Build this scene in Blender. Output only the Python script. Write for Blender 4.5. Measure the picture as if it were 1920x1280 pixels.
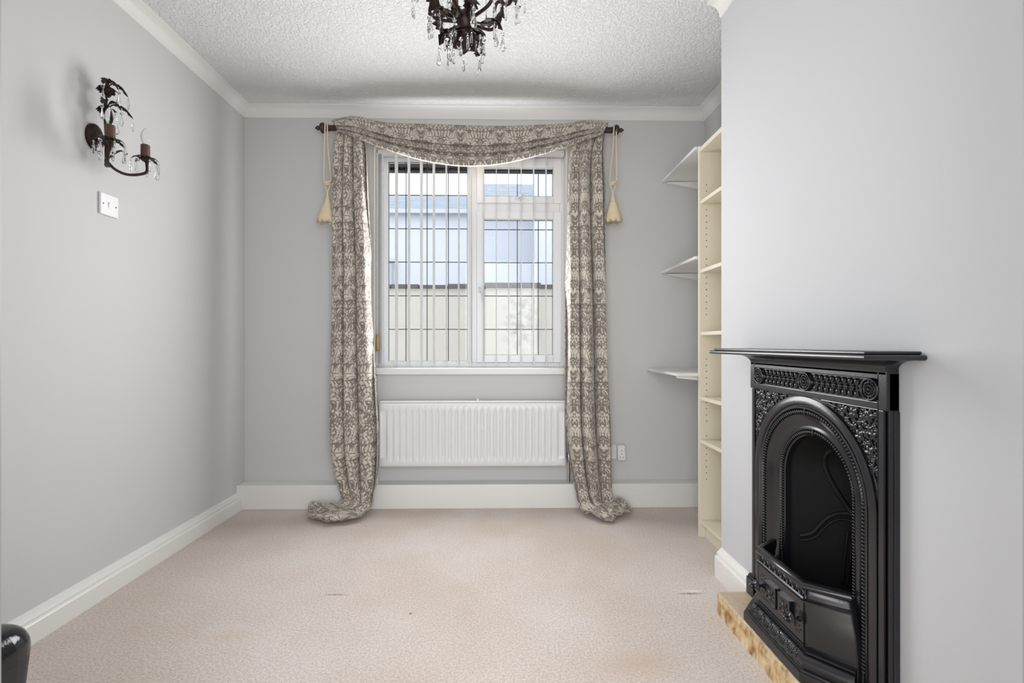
import bpy, math, random
from mathutils import Vector, Matrix, noise as mnoise
PI = math.pi
for o in list(bpy.data.objects): bpy.data.objects.remove(o)
SC = bpy.context.scene
COL = SC.collection
random.seed(7)

# ------------------------------------------------------------------ camera, world, light, exposure
TH = math.radians(0.9)
F_PX, CX, CY = 860.0, 950.5, 644.0
cam = bpy.data.objects.new('camera', bpy.data.cameras.new('camera'))
COL.objects.link(cam)
cam.location = (0, 0, 1.0)
cam.rotation_euler = (PI/2, 0, -TH)
cam.data.sensor_width = 36
cam.data.lens = 36*F_PX/1920
cam.data.shift_x = (960-CX)/1920
cam.data.shift_y = (CY-640)/1920
cam.data.clip_start = 0.02
SC.camera = cam

SC.view_settings.view_transform = 'Standard'
SC.view_settings.look = 'None'
SC.view_settings.gamma = 1
SC.view_settings.use_curve_mapping = False
SC.view_settings.exposure = 0.12

W = bpy.data.worlds.new('overcast_sky'); SC.world = W; W.use_nodes = True
wn = W.node_tree.nodes; wl = W.node_tree.links
bg = wn['Background']; bg.inputs['Color'].default_value = (0.93, 0.965, 1, 1); bg.inputs['Strength'].default_value = 1.9

def area(name, loc, rot, sx, sy, power, col):
    l = bpy.data.lights.new(name, 'AREA'); l.shape = 'RECTANGLE'; l.size = sx; l.size_y = sy
    l.energy = power; l.color = col
    o = bpy.data.objects.new(name, l); COL.objects.link(o); o.location = loc; o.rotation_euler = rot
    return o
# daylight entering by the window, and an added fill lamp behind the doorway to brighten the room
area('window_daylight', (-0.19, 2.868, 1.53), (-PI/2, 0, 0), 0.92, 1.28, 30, (0.985, 0.99, 1.0))
area('hall_fill', (0.0, -1.3, 1.35), (PI/2, 0, 0), 2.6, 2.2, 80, (0.99, 0.99, 1.0))

def P(px, py, Y=None, X=None, Z=None):
    """point of the room seen at a place of the photograph, on the plane Y=, X= or Z="""
    u = (px-CX)/F_PX; v = (CY-py)/F_PX
    c, s = math.cos(TH), math.sin(TH)
    d = (u*c+s, c-u*s, v)
    t = Y/d[1] if Y is not None else (X/d[0] if X is not None else (Z-1.0)/d[2])
    return Vector((d[0]*t, d[1]*t, 1.0+d[2]*t))

# room measures (metres)
XL, XR, YB, ZC = -1.585, 1.294, 2.875, 2.462      # left wall, alcove wall, window wall, ceiling
XB, YC_ = 0.955, 1.962                            # chimney breast face and its far corner
YF = 0.40                                         # room face of the doorway wall

# ------------------------------------------------------------------ materials
def new_mat(name):
    m = bpy.data.materials.new(name); m.use_nodes = True
    return m, m.node_tree.nodes, m.node_tree.links, m.node_tree.nodes['Principled BSDF']
def rgb(r, g, b):
    f = lambda c: (c/255/12.92 if c/255 <= 0.04045 else ((c/255+0.055)/1.055)**2.4)
    return (f(r), f(g), f(b), 1)
def simple(name, col, rough=0.5, metal=0.0, bump=0.0, bscale=200, var=0.0, vscale=6, spec=0.5, coat=0.0, trans=0.0, ior=1.5):
    m, N, L, B = new_mat(name)
    B.inputs['Base Color'].default_value = col; B.inputs['Roughness'].default_value = rough
    B.inputs['Metallic'].default_value = metal; B.inputs['Specular IOR Level'].default_value = spec
    B.inputs['Coat Weight'].default_value = coat; B.inputs['Transmission Weight'].default_value = trans
    B.inputs['IOR'].default_value = ior
    tc = N.new('ShaderNodeTexCoord')
    if var > 0:
        n = N.new('ShaderNodeTexNoise'); n.inputs['Scale'].default_value = vscale; n.inputs['Detail'].default_value = 6
        L.new(tc.outputs['Object'], n.inputs['Vector'])
        mx = N.new('ShaderNodeMix'); mx.data_type = 'RGBA'
        mx.inputs['A'].default_value = tuple(c*(1-var) for c in col[:3])+(1,)
        mx.inputs['B'].default_value = tuple(min(1, c*(1+var)) for c in col[:3])+(1,)
        L.new(n.outputs['Fac'], mx.inputs['Factor']); L.new(mx.outputs['Result'], B.inputs['Base Color'])
    if bump > 0:
        n = N.new('ShaderNodeTexNoise'); n.inputs['Scale'].default_value = bscale; n.inputs['Detail'].default_value = 4
        L.new(tc.outputs['Object'], n.inputs['Vector'])
        b = N.new('ShaderNodeBump'); b.inputs['Strength'].default_value = bump; b.inputs['Distance'].default_value = 0.002
        L.new(n.outputs['Fac'], b.inputs['Height']); L.new(b.outputs['Normal'], B.inputs['Normal'])
    return m

M_wall = simple('grey_wall_paint', rgb(207, 207, 206), 0.75, bump=0.12, bscale=90, var=0.012, vscale=2.2)
M_chim = simple('pale_wall_paint', rgb(202, 203, 205), 0.75, bump=0.12, bscale=90, var=0.012, vscale=2.2)
M_trim = simple('white_gloss_paint', rgb(233, 232, 228), 0.35, var=0.01)
M_cove = simple('white_coving_paint', rgb(232, 231, 228), 0.7, var=0.01)
M_upvc = simple('white_window_plastic', rgb(243, 244, 245), 0.3, var=0.005)
M_plastic = simple('white_switch_plastic', rgb(235, 235, 236), 0.3, var=0.01)
M_rad = simple('white_radiator_enamel', rgb(229, 230, 230), 0.3, var=0.008)
M_slat = simple('white_blind_fabric', rgb(243, 243, 243), 0.8, bump=0.1, bscale=400, var=0.01)
M_iron = simple('black_leaded_cast_iron', (0.010, 0.010, 0.013, 1), 0.23, metal=0.0, bump=0.07, bscale=160, var=0.25, vscale=9, spec=0.75)
M_soot = simple('sooty_iron', (0.010, 0.010, 0.010, 1), 0.62, bump=0.3, bscale=60, var=0.35, vscale=6, spec=0.4)
M_lead = simple('lead_strip', rgb(70, 74, 82), 0.5, metal=0.3, var=0.1)
M_wood = simple('dark_mahogany_pole', rgb(52, 26, 26), 0.3, var=0.3, vscale=12, spec=0.6)
M_oak = simple('varnished_wood_acorn', rgb(176, 146, 104), 0.4, var=0.15, vscale=40)
M_bronze = simple('dark_bronze_metal', rgb(52, 38, 32), 0.45, metal=0.55, bump=0.4, bscale=120, var=0.5, vscale=25)
M_candle = simple('brown_candle_tube', rgb(88, 60, 50), 0.55, var=0.25, vscale=20)
M_cream = simple('cream_tassel_cotton', rgb(226, 209, 178), 0.9, bump=0.5, bscale=300, var=0.10, vscale=60)
M_book = simple('cream_bookcase_laminate', rgb(226, 219, 200), 0.45, var=0.015)
M_shelf = simple('white_shelf_board', rgb(232, 231, 228), 0.45, var=0.01)
M_hole = simple('dark_pin_hole', rgb(60, 50, 38), 0.8, var=0.1)
M_blackgloss = simple('black_glossy_leather', rgb(20, 22, 26), 0.09, bump=0.12, bscale=260, var=0.1, spec=0.6)
M_blackmat = simple('black_matt_leather', rgb(46, 46, 50), 0.5, bump=0.3, bscale=260, var=0.12, spec=0.5)
M_chrome = simple('chrome_metal', rgb(200, 200, 200), 0.2, metal=1.0, var=0.02)
M_dark = simple('dark_plastic', rgb(60, 60, 64), 0.5, var=0.05)
M_bulb = simple('clear_bulb_glass', (0.97, 0.97, 0.97, 1), 0.0, trans=1.0, ior=1.25, var=0.0)
M_xtal = simple('cut_crystal_glass', (0.97, 0.98, 1, 1), 0.0, trans=1.0, ior=1.5)
M_extwhite = simple('neighbour_white_render', rgb(216, 220, 231), 0.9, bump=0.2, bscale=30, var=0.02, vscale=2)
M_gutter = simple('dark_eaves_board', rgb(30, 31, 38), 0.6, var=0.1)
M_fascia = simple('pale_fascia_board', rgb(200, 204, 212), 0.6, var=0.04)

def mat_pane():
    m, N, L, B = new_mat('window_pane_glass')
    N.remove(B)
    t = N.new('ShaderNodeBsdfTransparent'); g = N.new('ShaderNodeBsdfGlossy'); g.inputs['Roughness'].default_value = 0.02
    t.inputs['Color'].default_value = (0.97, 0.985, 0.98, 1)
    mx = N.new('ShaderNodeMixShader'); mx.inputs[0].default_value = 0.02
    L.new(t.outputs[0], mx.inputs[1]); L.new(g.outputs[0], mx.inputs[2]); L.new(mx.outputs[0], N['Material Output'].inputs['Surface'])
    return m
M_pane = mat_pane()

def mat_ceiling():
    m, N, L, B = new_mat('stippled_ceiling_paint')
    B.inputs['Base Color'].default_value = rgb(226, 226, 226); B.inputs['Roughness'].default_value = 0.85
    tc = N.new('ShaderNodeTexCoord')
    n = N.new('ShaderNodeTexNoise'); n.inputs['Scale'].default_value = 75; n.inputs['Detail'].default_value = 3; n.inputs['Distortion'].default_value = 0.8
    v = N.new('ShaderNodeTexVoronoi'); v.inputs['Scale'].default_value = 95
    L.new(tc.outputs['Object'], n.inputs['Vector']); L.new(tc.outputs['Object'], v.inputs['Vector'])
    r = N.new('ShaderNodeValToRGB'); r.color_ramp.elements[0].position = 0.42; r.color_ramp.elements[1].position = 0.62
    L.new(n.outputs['Fac'], r.inputs['Fac'])
    a = N.new('ShaderNodeMath'); a.operation = 'MULTIPLY_ADD'; a.inputs[1].default_value = -0.6
    L.new(v.outputs['Distance'], a.inputs[0]); L.new(r.outputs['Color'], a.inputs[2])
    b = N.new('ShaderNodeBump'); b.inputs['Strength'].default_value = 0.75; b.inputs['Distance'].default_value = 0.004
    L.new(a.outputs[0], b.inputs['Height']); L.new(b.outputs['Normal'], B.inputs['Normal'])
    return m
M_ceil = mat_ceiling()

def mat_carpet():
    m, N, L, B = new_mat('beige_cut_pile_carpet')
    B.inputs['Roughness'].default_value = 0.95; B.inputs['Specular IOR Level'].default_value = 0.1
    B.inputs['Sheen Weight'].default_value = 0.25
    tc = N.new('ShaderNodeTexCoord')
    big = N.new('ShaderNodeTexNoise'); big.inputs['Scale'].default_value = 1.7; big.inputs['Detail'].default_value = 5
    mid = N.new('ShaderNodeTexNoise'); mid.inputs['Scale'].default_value = 130; mid.inputs['Detail'].default_value = 6
    fin = N.new('ShaderNodeTexNoise'); fin.inputs['Scale'].default_value = 420; fin.inputs['Detail'].default_value = 3
    for n in (big, mid, fin): L.new(tc.outputs['Object'], n.inputs['Vector'])
    m1 = N.new('ShaderNodeMix'); m1.data_type = 'RGBA'
    m1.inputs['A'].default_value = rgb(215, 200, 187); m1.inputs['B'].default_value = rgb(229, 219, 213)
    rp = N.new('ShaderNodeValToRGB'); rp.color_ramp.elements[0].position = 0.35; rp.color_ramp.elements[1].position = 0.65
    L.new(big.outputs['Fac'], rp.inputs['Fac']); L.new(rp.outputs['Color'], m1.inputs['Factor'])
    m2 = N.new('ShaderNodeMix'); m2.data_type = 'RGBA'; m2.blend_type = 'MULTIPLY'; m2.inputs['Factor'].default_value = 1
    r2 = N.new('ShaderNodeValToRGB'); r2.color_ramp.elements[0].position = 0.33; r2.color_ramp.elements[1].position = 0.58
    r2.color_ramp.elements[0].color = (0.58, 0.55, 0.53, 1); r2.color_ramp.elements[1].color = (1, 1, 1, 1)
    ad = N.new('ShaderNodeMath'); ad.operation = 'MULTIPLY_ADD'; ad.inputs[1].default_value = 0.5
    hf = N.new('ShaderNodeMath'); hf.operation = 'MULTIPLY'; hf.inputs[1].default_value = 0.5
    L.new(fin.outputs['Fac'], hf.inputs[0]); L.new(mid.outputs['Fac'], ad.inputs[0]); L.new(hf.outputs[0], ad.inputs[2])
    L.new(ad.outputs[0], r2.inputs['Fac'])
    L.new(m1.outputs['Result'], m2.inputs['A']); L.new(r2.outputs['Color'], m2.inputs['B'])
    out = m2.outputs['Result']
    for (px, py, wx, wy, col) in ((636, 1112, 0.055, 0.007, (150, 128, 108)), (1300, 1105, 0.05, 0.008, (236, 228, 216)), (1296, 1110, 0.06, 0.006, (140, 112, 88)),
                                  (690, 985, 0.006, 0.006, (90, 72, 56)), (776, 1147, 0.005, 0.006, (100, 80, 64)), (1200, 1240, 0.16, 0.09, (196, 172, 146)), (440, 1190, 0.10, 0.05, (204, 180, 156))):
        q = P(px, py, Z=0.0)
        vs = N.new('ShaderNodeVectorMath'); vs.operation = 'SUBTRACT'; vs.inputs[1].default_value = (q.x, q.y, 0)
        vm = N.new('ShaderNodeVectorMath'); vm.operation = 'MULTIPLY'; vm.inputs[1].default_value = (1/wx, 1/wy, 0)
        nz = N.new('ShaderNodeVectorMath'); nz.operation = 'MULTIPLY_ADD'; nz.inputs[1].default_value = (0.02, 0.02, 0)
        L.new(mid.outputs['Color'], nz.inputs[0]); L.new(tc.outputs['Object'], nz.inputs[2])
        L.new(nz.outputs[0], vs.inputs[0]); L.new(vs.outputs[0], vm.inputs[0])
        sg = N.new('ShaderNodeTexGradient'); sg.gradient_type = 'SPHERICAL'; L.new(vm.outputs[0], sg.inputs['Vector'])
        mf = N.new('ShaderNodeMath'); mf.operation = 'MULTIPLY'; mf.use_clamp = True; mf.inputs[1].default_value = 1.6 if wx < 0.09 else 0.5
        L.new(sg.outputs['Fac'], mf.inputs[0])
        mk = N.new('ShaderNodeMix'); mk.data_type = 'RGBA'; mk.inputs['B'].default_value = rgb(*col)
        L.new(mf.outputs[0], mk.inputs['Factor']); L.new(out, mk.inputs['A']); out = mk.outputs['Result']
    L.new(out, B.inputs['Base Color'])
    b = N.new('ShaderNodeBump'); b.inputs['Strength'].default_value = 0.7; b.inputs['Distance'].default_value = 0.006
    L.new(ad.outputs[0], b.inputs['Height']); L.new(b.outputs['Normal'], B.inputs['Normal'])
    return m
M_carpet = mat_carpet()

def mat_damask():
    m, N, L, B = new_mat('taupe_and_cream_leaf_damask')
    B.inputs['Roughness'].default_value = 0.75; B.inputs['Sheen Weight'].default_value = 0.2
    uv = N.new('ShaderNodeUVMap'); uv.uv_map = 'UVMap'
    sp = N.new('ShaderNodeSeparateXYZ'); L.new(uv.outputs['UV'], sp.inputs[0])
    def math_(op, a, b=None, c=None):
        n = N.new('ShaderNodeMath'); n.operation = op
        for i, x in enumerate((a, b, c)):
            if x is None: continue
            if isinstance(x, (int, float)): n.inputs[i].default_value = x
            else: L.new(x, n.inputs[i])
        return n.outputs[0]
    um = math_('PINGPONG', sp.outputs['X'], 0.12)          # mirrored repeat across the cloth
    vm = math_('WRAP', sp.outputs['Y'], 0.46, 0.0)
    cb = N.new('ShaderNodeCombineXYZ'); L.new(um, cb.inputs[0]); L.new(vm, cb.inputs[1])
    # swirl the mirrored coordinates so the leaves curl
    n1 = N.new('ShaderNodeTexNoise'); n1.inputs['Scale'].default_value = 11; n1.inputs['Detail'].default_value = 1.0
    L.new(cb.outputs[0], n1.inputs['Vector'])
    wv = N.new('ShaderNodeVectorMath'); wv.operation = 'SUBTRACT'; wv.inputs[1].default_value = (0.5, 0.5, 0.5)
    L.new(n1.outputs['Color'], wv.inputs[0])
    ws = N.new('ShaderNodeVectorMath'); ws.operation = 'MULTIPLY_ADD'; ws.inputs[1].default_value = (0.11, 0.11, 0)
    L.new(wv.outputs[0], ws.inputs[0]); L.new(cb.outputs[0], ws.inputs[2])
    sc_ = N.new('ShaderNodeVectorMath'); sc_.operation = 'MULTIPLY'; sc_.inputs[1].default_value = (1.3, 0.72, 1)
    L.new(ws.outputs[0], sc_.inputs[0])
    vo = N.new('ShaderNodeTexVoronoi'); vo.voronoi_dimensions = '2D'; vo.feature = 'DISTANCE_TO_EDGE'; vo.inputs['Scale'].default_value = 44
    L.new(sc_.outputs[0], vo.inputs['Vector'])
    n2 = N.new('ShaderNodeTexNoise'); n2.inputs['Scale'].default_value = 15; n2.inputs['Detail'].default_value = 2
    L.new(cb.outputs[0], n2.inputs['Vector'])
    n4 = N.new('ShaderNodeTexNoise'); n4.inputs['Scale'].default_value = 95; n4.inputs['Detail'].default_value = 0
    L.new(ws.outputs[0], n4.inputs['Vector'])
    # ground shows between the leaves, wider in places; toothed leaf edges
    thr = math_('MULTIPLY_ADD', math_('SUBTRACT', n2.outputs['Fac'], 0.5), 0.8, 0.14)
    thr = math_('MULTIPLY_ADD', math_('SUBTRACT', n4.outputs['Fac'], 0.5), 0.42, thr)
    tot = math_('SUBTRACT', vo.outputs['Distance'], thr)
    v2 = N.new('ShaderNodeTexVoronoi'); v2.voronoi_dimensions = '2D'; v2.feature = 'DISTANCE_TO_EDGE'; v2.inputs['Scale'].default_value = 92
    L.new(sc_.outputs[0], v2.inputs['Vector'])
    vein = math_('MULTIPLY', math_('SUBTRACT', 0.10, math_('MINIMUM', v2.outputs['Distance'], 0.10)), -2.6)
    tot = math_('ADD', tot, vein)
    rp = N.new('ShaderNodeValToRGB'); rp.color_ramp.elements[0].position = 0.44; rp.color_ramp.elements[1].position = 0.56
    rp.color_ramp.elements[0].color = rgb(128, 119, 111); rp.color_ramp.elements[1].color = rgb(212, 204, 190)
    L.new(math_('MULTIPLY_ADD', tot, 0.9, 0.5), rp.inputs['Fac'])
    L.new(rp.outputs['Color'], B.inputs['Base Color'])
    b = N.new('ShaderNodeBump'); b.inputs['Strength'].default_value = 0.15; b.inputs['Distance'].default_value = 0.001
    L.new(rp.outputs['Color'], b.inputs['Height']); L.new(b.outputs['Normal'], B.inputs['Normal'])
    # thin cloth lets a little light through
    tr = N.new('ShaderNodeBsdfTranslucent'); L.new(rp.outputs['Color'], tr.inputs['Color'])
    mx = N.new('ShaderNodeMixShader'); mx.inputs[0].default_value = 0.05
    L.new(B.outputs[0], mx.inputs[1]); L.new(tr.outputs[0], mx.inputs[2]); L.new(mx.outputs[0], N['Material Output'].inputs['Surface'])
    return m
M_damask = mat_damask()

def mat_stone():
    m, N, L, B = new_mat('honey_sandstone')
    B.inputs['Roughness'].default_value = 0.9
    tc = N.new('ShaderNodeTexCoord'); n = N.new('ShaderNodeTexNoise'); n.inputs['Scale'].default_value = 34; n.inputs['Detail'].default_value = 8
    mp = N.new('ShaderNodeMapping'); mp.inputs['Scale'].default_value = (1, 1, 0.45)
    L.new(tc.outputs['Object'], mp.inputs['Vector']); L.new(mp.outputs['Vector'], n.inputs['Vector'])
    r = N.new('ShaderNodeValToRGB'); r.color_ramp.elements[0].position = 0.36; r.color_ramp.elements[1].position = 0.66
    r.color_ramp.elements[0].color = rgb(150, 112, 66); r.color_ramp.elements[1].color = rgb(224, 204, 168)
    e = r.color_ramp.elements.new(0.5); e.color = rgb(204, 174, 128)
    geo = N.new('ShaderNodeNewGeometry'); sp = N.new('ShaderNodeSeparateXYZ'); L.new(geo.outputs['Normal'], sp.inputs[0])
    mx = N.new('ShaderNodeMix'); mx.data_type = 'RGBA'; mx.inputs['B'].default_value = rgb(196, 180, 158)
    rr = N.new('ShaderNodeMath'); rr.operation = 'MULTIPLY'; rr.use_clamp = True; rr.inputs[1].default_value = 0.9
    L.new(sp.outputs['Z'], rr.inputs[0]); L.new(rr.outputs[0], mx.inputs['Factor'])     # the sawn top is plainer than the riven front
    L.new(n.outputs['Fac'], r.inputs['Fac']); L.new(r.outputs['Color'], mx.inputs['A']); L.new(mx.outputs['Result'], B.inputs['Base Color'])
    b = N.new('ShaderNodeBump'); b.inputs['Strength'].default_value = 0.8; b.inputs['Distance'].default_value = 0.006
    L.new(n.outputs['Fac'], b.inputs['Height']); L.new(b.outputs['Normal'], B.inputs['Normal'])
    return m
M_stone = mat_stone()

def mat_render():
    m, N, L, B = new_mat('cream_rendered_garden_wall')
    B.inputs['Roughness'].default_value = 0.95
    tc = N.new('ShaderNodeTexCoord')
    n = N.new('ShaderNodeTexNoise'); n.inputs['Scale'].default_value = 2.2; n.inputs['Detail'].default_value = 7
    g = N.new('ShaderNodeTexNoise'); g.inputs['Scale'].default_value = 14; g.inputs['Detail'].default_value = 8
    mp = N.new('ShaderNodeMapping'); mp.inputs['Location'].default_value = (-0.16, 0, -1.13); mp.inputs['Scale'].default_value = (3.4, 0.0, 2.2)
    sg = N.new('ShaderNodeTexGradient'); sg.gradient_type = 'SPHERICAL'
    L.new(tc.outputs['Object'], n.inputs['Vector']); L.new(tc.outputs['Object'], g.inputs['Vector'])
    vs = N.new('ShaderNodeVectorMath'); vs.operation = 'SUBTRACT'; vs.inputs[1].default_value = (0.21, 0, 1.22)
    vm = N.new('ShaderNodeVectorMath'); vm.operation = 'MULTIPLY'; vm.inputs[1].default_value = (4.2, 0.0, 2.6)
    L.new(tc.outputs['Object'], vs.inputs[0]); L.new(vs.outputs[0], vm.inputs[0]); L.new(vm.outputs[0], sg.inputs['Vector'])
    mx = N.new('ShaderNodeMix'); mx.data_type = 'RGBA'
    mx.inputs['A'].default_value = rgb(218, 211, 202); mx.inputs['B'].default_value = rgb(233, 228, 222)
    L.new(n.outputs['Fac'], mx.inputs['Factor'])
    st = N.new('ShaderNodeMix'); st.data_type = 'RGBA'; st.inputs['B'].default_value = rgb(120, 120, 116)
    mm = N.new('ShaderNodeMath'); mm.operation = 'MULTIPLY'; L.new(sg.outputs['Fac'], mm.inputs[0])
    gr = N.new('ShaderNodeValToRGB'); gr.color_ramp.elements[0].position = 0.42; gr.color_ramp.elements[1].position = 0.7
    L.new(g.outputs['Fac'], gr.inputs['Fac']); L.new(gr.outputs['Color'], mm.inputs[1])
    L.new(mm.outputs[0], st.inputs['Factor']); L.new(mx.outputs['Result'], st.inputs['A']); L.new(st.outputs['Result'], B.inputs['Base Color'])
    return m
M_render = mat_render()

def mat_tiles(name, c1, c2, sc):
    m, N, L, B = new_mat(name)
    B.inputs['Roughness'].default_value = 0.8
    tc = N.new('ShaderNodeTexCoord'); br = N.new('ShaderNodeTexBrick'); br.inputs['Scale'].default_value = sc
    br.inputs['Color1'].default_value = c1; br.inputs['Color2'].default_value = c2
    br.inputs['Mortar'].default_value = tuple(c*0.75 for c in c1[:3])+(1,)
    L.new(tc.outputs['Object'], br.inputs['Vector']); L.new(br.outputs['Color'], B.inputs['Base Color'])
    b = N.new('ShaderNodeBump'); b.inputs['Strength'].default_value = 0.5; L.new(br.outputs['Fac'], b.inputs['Height']); L.new(b.outputs['Normal'], B.inputs['Normal'])
    return m
M_roof = mat_tiles('grey_roof_tiles', rgb(158, 168, 184), rgb(140, 150, 168), 3.0)
M_coping = simple('weathered_coping_tiles', rgb(112, 108, 108), 0.9, bump=0.6, bscale=20, var=0.25, vscale=7)
M_ground = simple('pale_paving', rgb(190, 188, 182), 0.9, bump=0.3, bscale=10, var=0.08)

# ------------------------------------------------------------------ mesh building
class MB:
    def __init__(s): s.v = []; s.f = []; s.uv = None
    def add(s, vs, fs):
        b = len(s.v); s.v += [tuple(x) for x in vs]; s.f += [tuple(i+b for i in f) for f in fs]; return s
    def box(s, x0, x1, y0, y1, z0, z1):
        return s.add([(x0,y0,z0),(x1,y0,z0),(x1,y1,z0),(x0,y1,z0),(x0,y0,z1),(x1,y0,z1),(x1,y1,z1),(x0,y1,z1)],
                     [(0,3,2,1),(4,5,6,7),(0,1,5,4),(1,2,6,5),(2,3,7,6),(3,0,4,7)])
    def prism(s, poly, a, b, axis):
        """polygon (two coordinates) extruded from a to b along axis"""
        n = len(poly)
        def q(p, t):
            if axis == 'x': return (t, p[0], p[1])
            if axis == 'y': return (p[0], t, p[1])
            return (p[0], p[1], t)
        vs = [q(p, a) for p in poly]+[q(p, b) for p in poly]
        return s.add(vs, [tuple(range(n))[::-1], tuple(range(n, 2*n))]+[(i, (i+1) % n, n+(i+1) % n, n+i) for i in range(n)])
    def tube(s, pts, r, n=8, cap=True):
        pts = [Vector(p) for p in pts]; m = len(pts)
        rs = r if isinstance(r, (list, tuple)) else [r]*m
        t0 = (pts[1]-pts[0]).normalized()
        up = Vector((0, 0, 1)) if abs(t0.z) < 0.9 else Vector((1, 0, 0))
        nrm = t0.cross(up).normalized(); vs = []
        for i in range(m):
            t = (pts[min(i+1, m-1)]-pts[max(i-1, 0)]).normalized()
            nrm = (nrm-t*nrm.dot(t)).normalized(); bi = t.cross(nrm)
            for k in range(n):
                a = 2*PI*k/n
                vs.append(pts[i]+(nrm*math.cos(a)+bi*math.sin(a))*rs[i])
        fs = [(i*n+k, i*n+(k+1) % n, (i+1)*n+(k+1) % n, (i+1)*n+k) for i in range(m-1) for k in range(n)]
        if cap: fs += [tuple(range(n))[::-1], tuple((m-1)*n+k for k in range(n))]
        return s.add(vs, fs)
    def lathe(s, prof, c=(0, 0, 0), n=16, axis='z', sc=(1, 1)):
        """profile (radius, height) turned about an axis through c"""
        vs = []
        for r, h in prof:
            for k in range(n):
                a = 2*PI*k/n; p, q = r*math.cos(a)*sc[0], r*math.sin(a)*sc[1]
                vs.append({'z': (c[0]+p, c[1]+q, c[2]+h), 'x': (c[0]+h, c[1]+p, c[2]+q), 'y': (c[0]+p, c[1]+h, c[2]+q)}[axis])
        m = len(prof)
        fs = [(i*n+k, i*n+(k+1) % n, (i+1)*n+(k+1) % n, (i+1)*n+k) for i in range(m-1) for k in range(n)]
        fs += [tuple(range(n))[::-1], tuple((m-1)*n+k for k in range(n))]
        return s.add(vs, fs)
    def ell(s, c, rx, ry, rz, n=8, m=6, rot=None):
        vs = []
        for i in range(m+1):
            a = PI*i/m
            for k in range(n):
                b = 2*PI*k/n
                p = Vector((rx*math.sin(a)*math.cos(b), ry*math.sin(a)*math.sin(b), rz*math.cos(a)))
                if rot is not None: p = rot @ p
                vs.append(Vector(c)+p)
        return s.add(vs, [(i*n+k, (i+1)*n+k, (i+1)*n+(k+1) % n, i*n+(k+1) % n) for i in range(m) for k in range(n)])
    def grid(s, rows, uvs=None, flip=False):
        n = len(rows[0]); m = len(rows); b = len(s.v)
        s.v += [tuple(p) for r in rows for p in r]
        for i in range(m-1):
            for k in range(n-1):
                f = (b+i*n+k, b+i*n+k+1, b+(i+1)*n+k+1, b+(i+1)*n+k)
                s.f.append(f[::-1] if flip else f)
        if uvs is not None:
            s.uv = s.uv or {}
            for i in range(m):
                for k in range(n): s.uv[b+i*n+k] = uvs[i][k]
        return s
    def sweep(s, prof, path, closed_prof=True, cap=True, side=1):
        """profile (offset, z) swept along an XY polyline with mitred corners; offset goes to the left of travel"""
        pts = [Vector((p[0], p[1])) for p in path]; m = len(pts); n = len(prof); vs = []
        for i in range(m):
            d0 = (pts[i]-pts[i-1]).normalized() if i > 0 else None
            d1 = (pts[i+1]-pts[i]).normalized() if i < m-1 else None
            if d0 is None: d0 = d1
            if d1 is None: d1 = d0
            n0 = Vector((-d0.y, d0.x)); n1 = Vector((-d1.y, d1.x)); b = (n0+n1).normalized()
            k = 1/max(0.3, b.dot(n0))
            for o, z in prof: vs.append((pts[i].x+b.x*k*o*side, pts[i].y+b.y*k*o*side, z))
        e = n if closed_prof else n-1
        fs = [(i*n+k, i*n+(k+1) % n, (i+1)*n+(k+1) % n, (i+1)*n+k) for i in range(m-1) for k in range(e)]
        if cap and closed_prof: fs += [tuple(range(n))[::-1], tuple((m-1)*n+k for k in range(n))]
        return s.add(vs, fs)
    def build(s, name, m, parent=None, smooth=False, bevel=0, seg=2, solid=0, subd=0, loc=None, angle=None):
        me = bpy.data.meshes.new(name); me.from_pydata(s.v, [], s.f); me.update()
        import bmesh
        bm = bmesh.new(); bm.from_mesh(me); bmesh.ops.recalc_face_normals(bm, faces=bm.faces); bm.to_mesh(me); bm.free()
        if s.uv:
            ul = me.uv_layers.new(name='UVMap')
            for lp in me.loops: ul.data[lp.index].uv = s.uv.get(lp.vertex_index, (0, 0))
        me.materials.append(m)
        o = bpy.data.objects.new(name, me); COL.objects.link(o)
        if loc is not None: o.location = loc
        if smooth:
            for p in me.polygons: p.use_smooth = True
            if angle is not None: me.set_sharp_from_angle(angle=math.radians(angle))
        if solid: q = o.modifiers.new('solid', 'SOLIDIFY'); q.thickness = solid; q.offset = 0
        if bevel: q = o.modifiers.new('bevel', 'BEVEL'); q.width = bevel; q.segments = seg; q.limit_method = 'ANGLE'
        if subd: q = o.modifiers.new('subd', 'SUBSURF'); q.levels = subd; q.render_levels = subd
        if parent:
            o.parent = parent
            if loc is None: o.matrix_parent_inverse = Matrix.Translation(parent.location).inverted() if tuple(parent.rotation_euler) == (0, 0, 0) else parent.matrix_world.inverted()
        return o
def struct(o): o['kind'] = 'structure'; return o
def tag(o, label, cat, group=None):
    o['label'] = label; o['category'] = cat
    if group: o['group'] = group
    return o
def thing(name, label, cat, loc, group=None):
    o = bpy.data.objects.new(name, None); COL.objects.link(o); o.location = loc; o.empty_display_size = 0.05
    return tag(o, label, cat, group)
def smooth_path(pts, n=6):
    """Catmull-Rom through the points"""
    P_ = [Vector(p) for p in pts]; out = []
    for i in range(len(P_)-1):
        a = P_[max(i-1, 0)]; b = P_[i]; c = P_[i+1]; d = P_[min(i+2, len(P_)-1)]
        for k in range(n):
            t = k/n
            out.append(0.5*((2*b)+(c-a)*t+(2*a-5*b+4*c-d)*t*t+(3*b-a-3*c+d)*t**3))
    out.append(P_[-1]); return out
def interp(tab, x):
    if x <= tab[0][0]: return tab[0][1]
    for (a, va), (b, vb) in zip(tab, tab[1:]):
        if x <= b:
            t = (x-a)/(b-a); t = t*t*(3-2*t)*0.5+t*0.5
            return va+(vb-va)*t
    return tab[-1][1]

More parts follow.
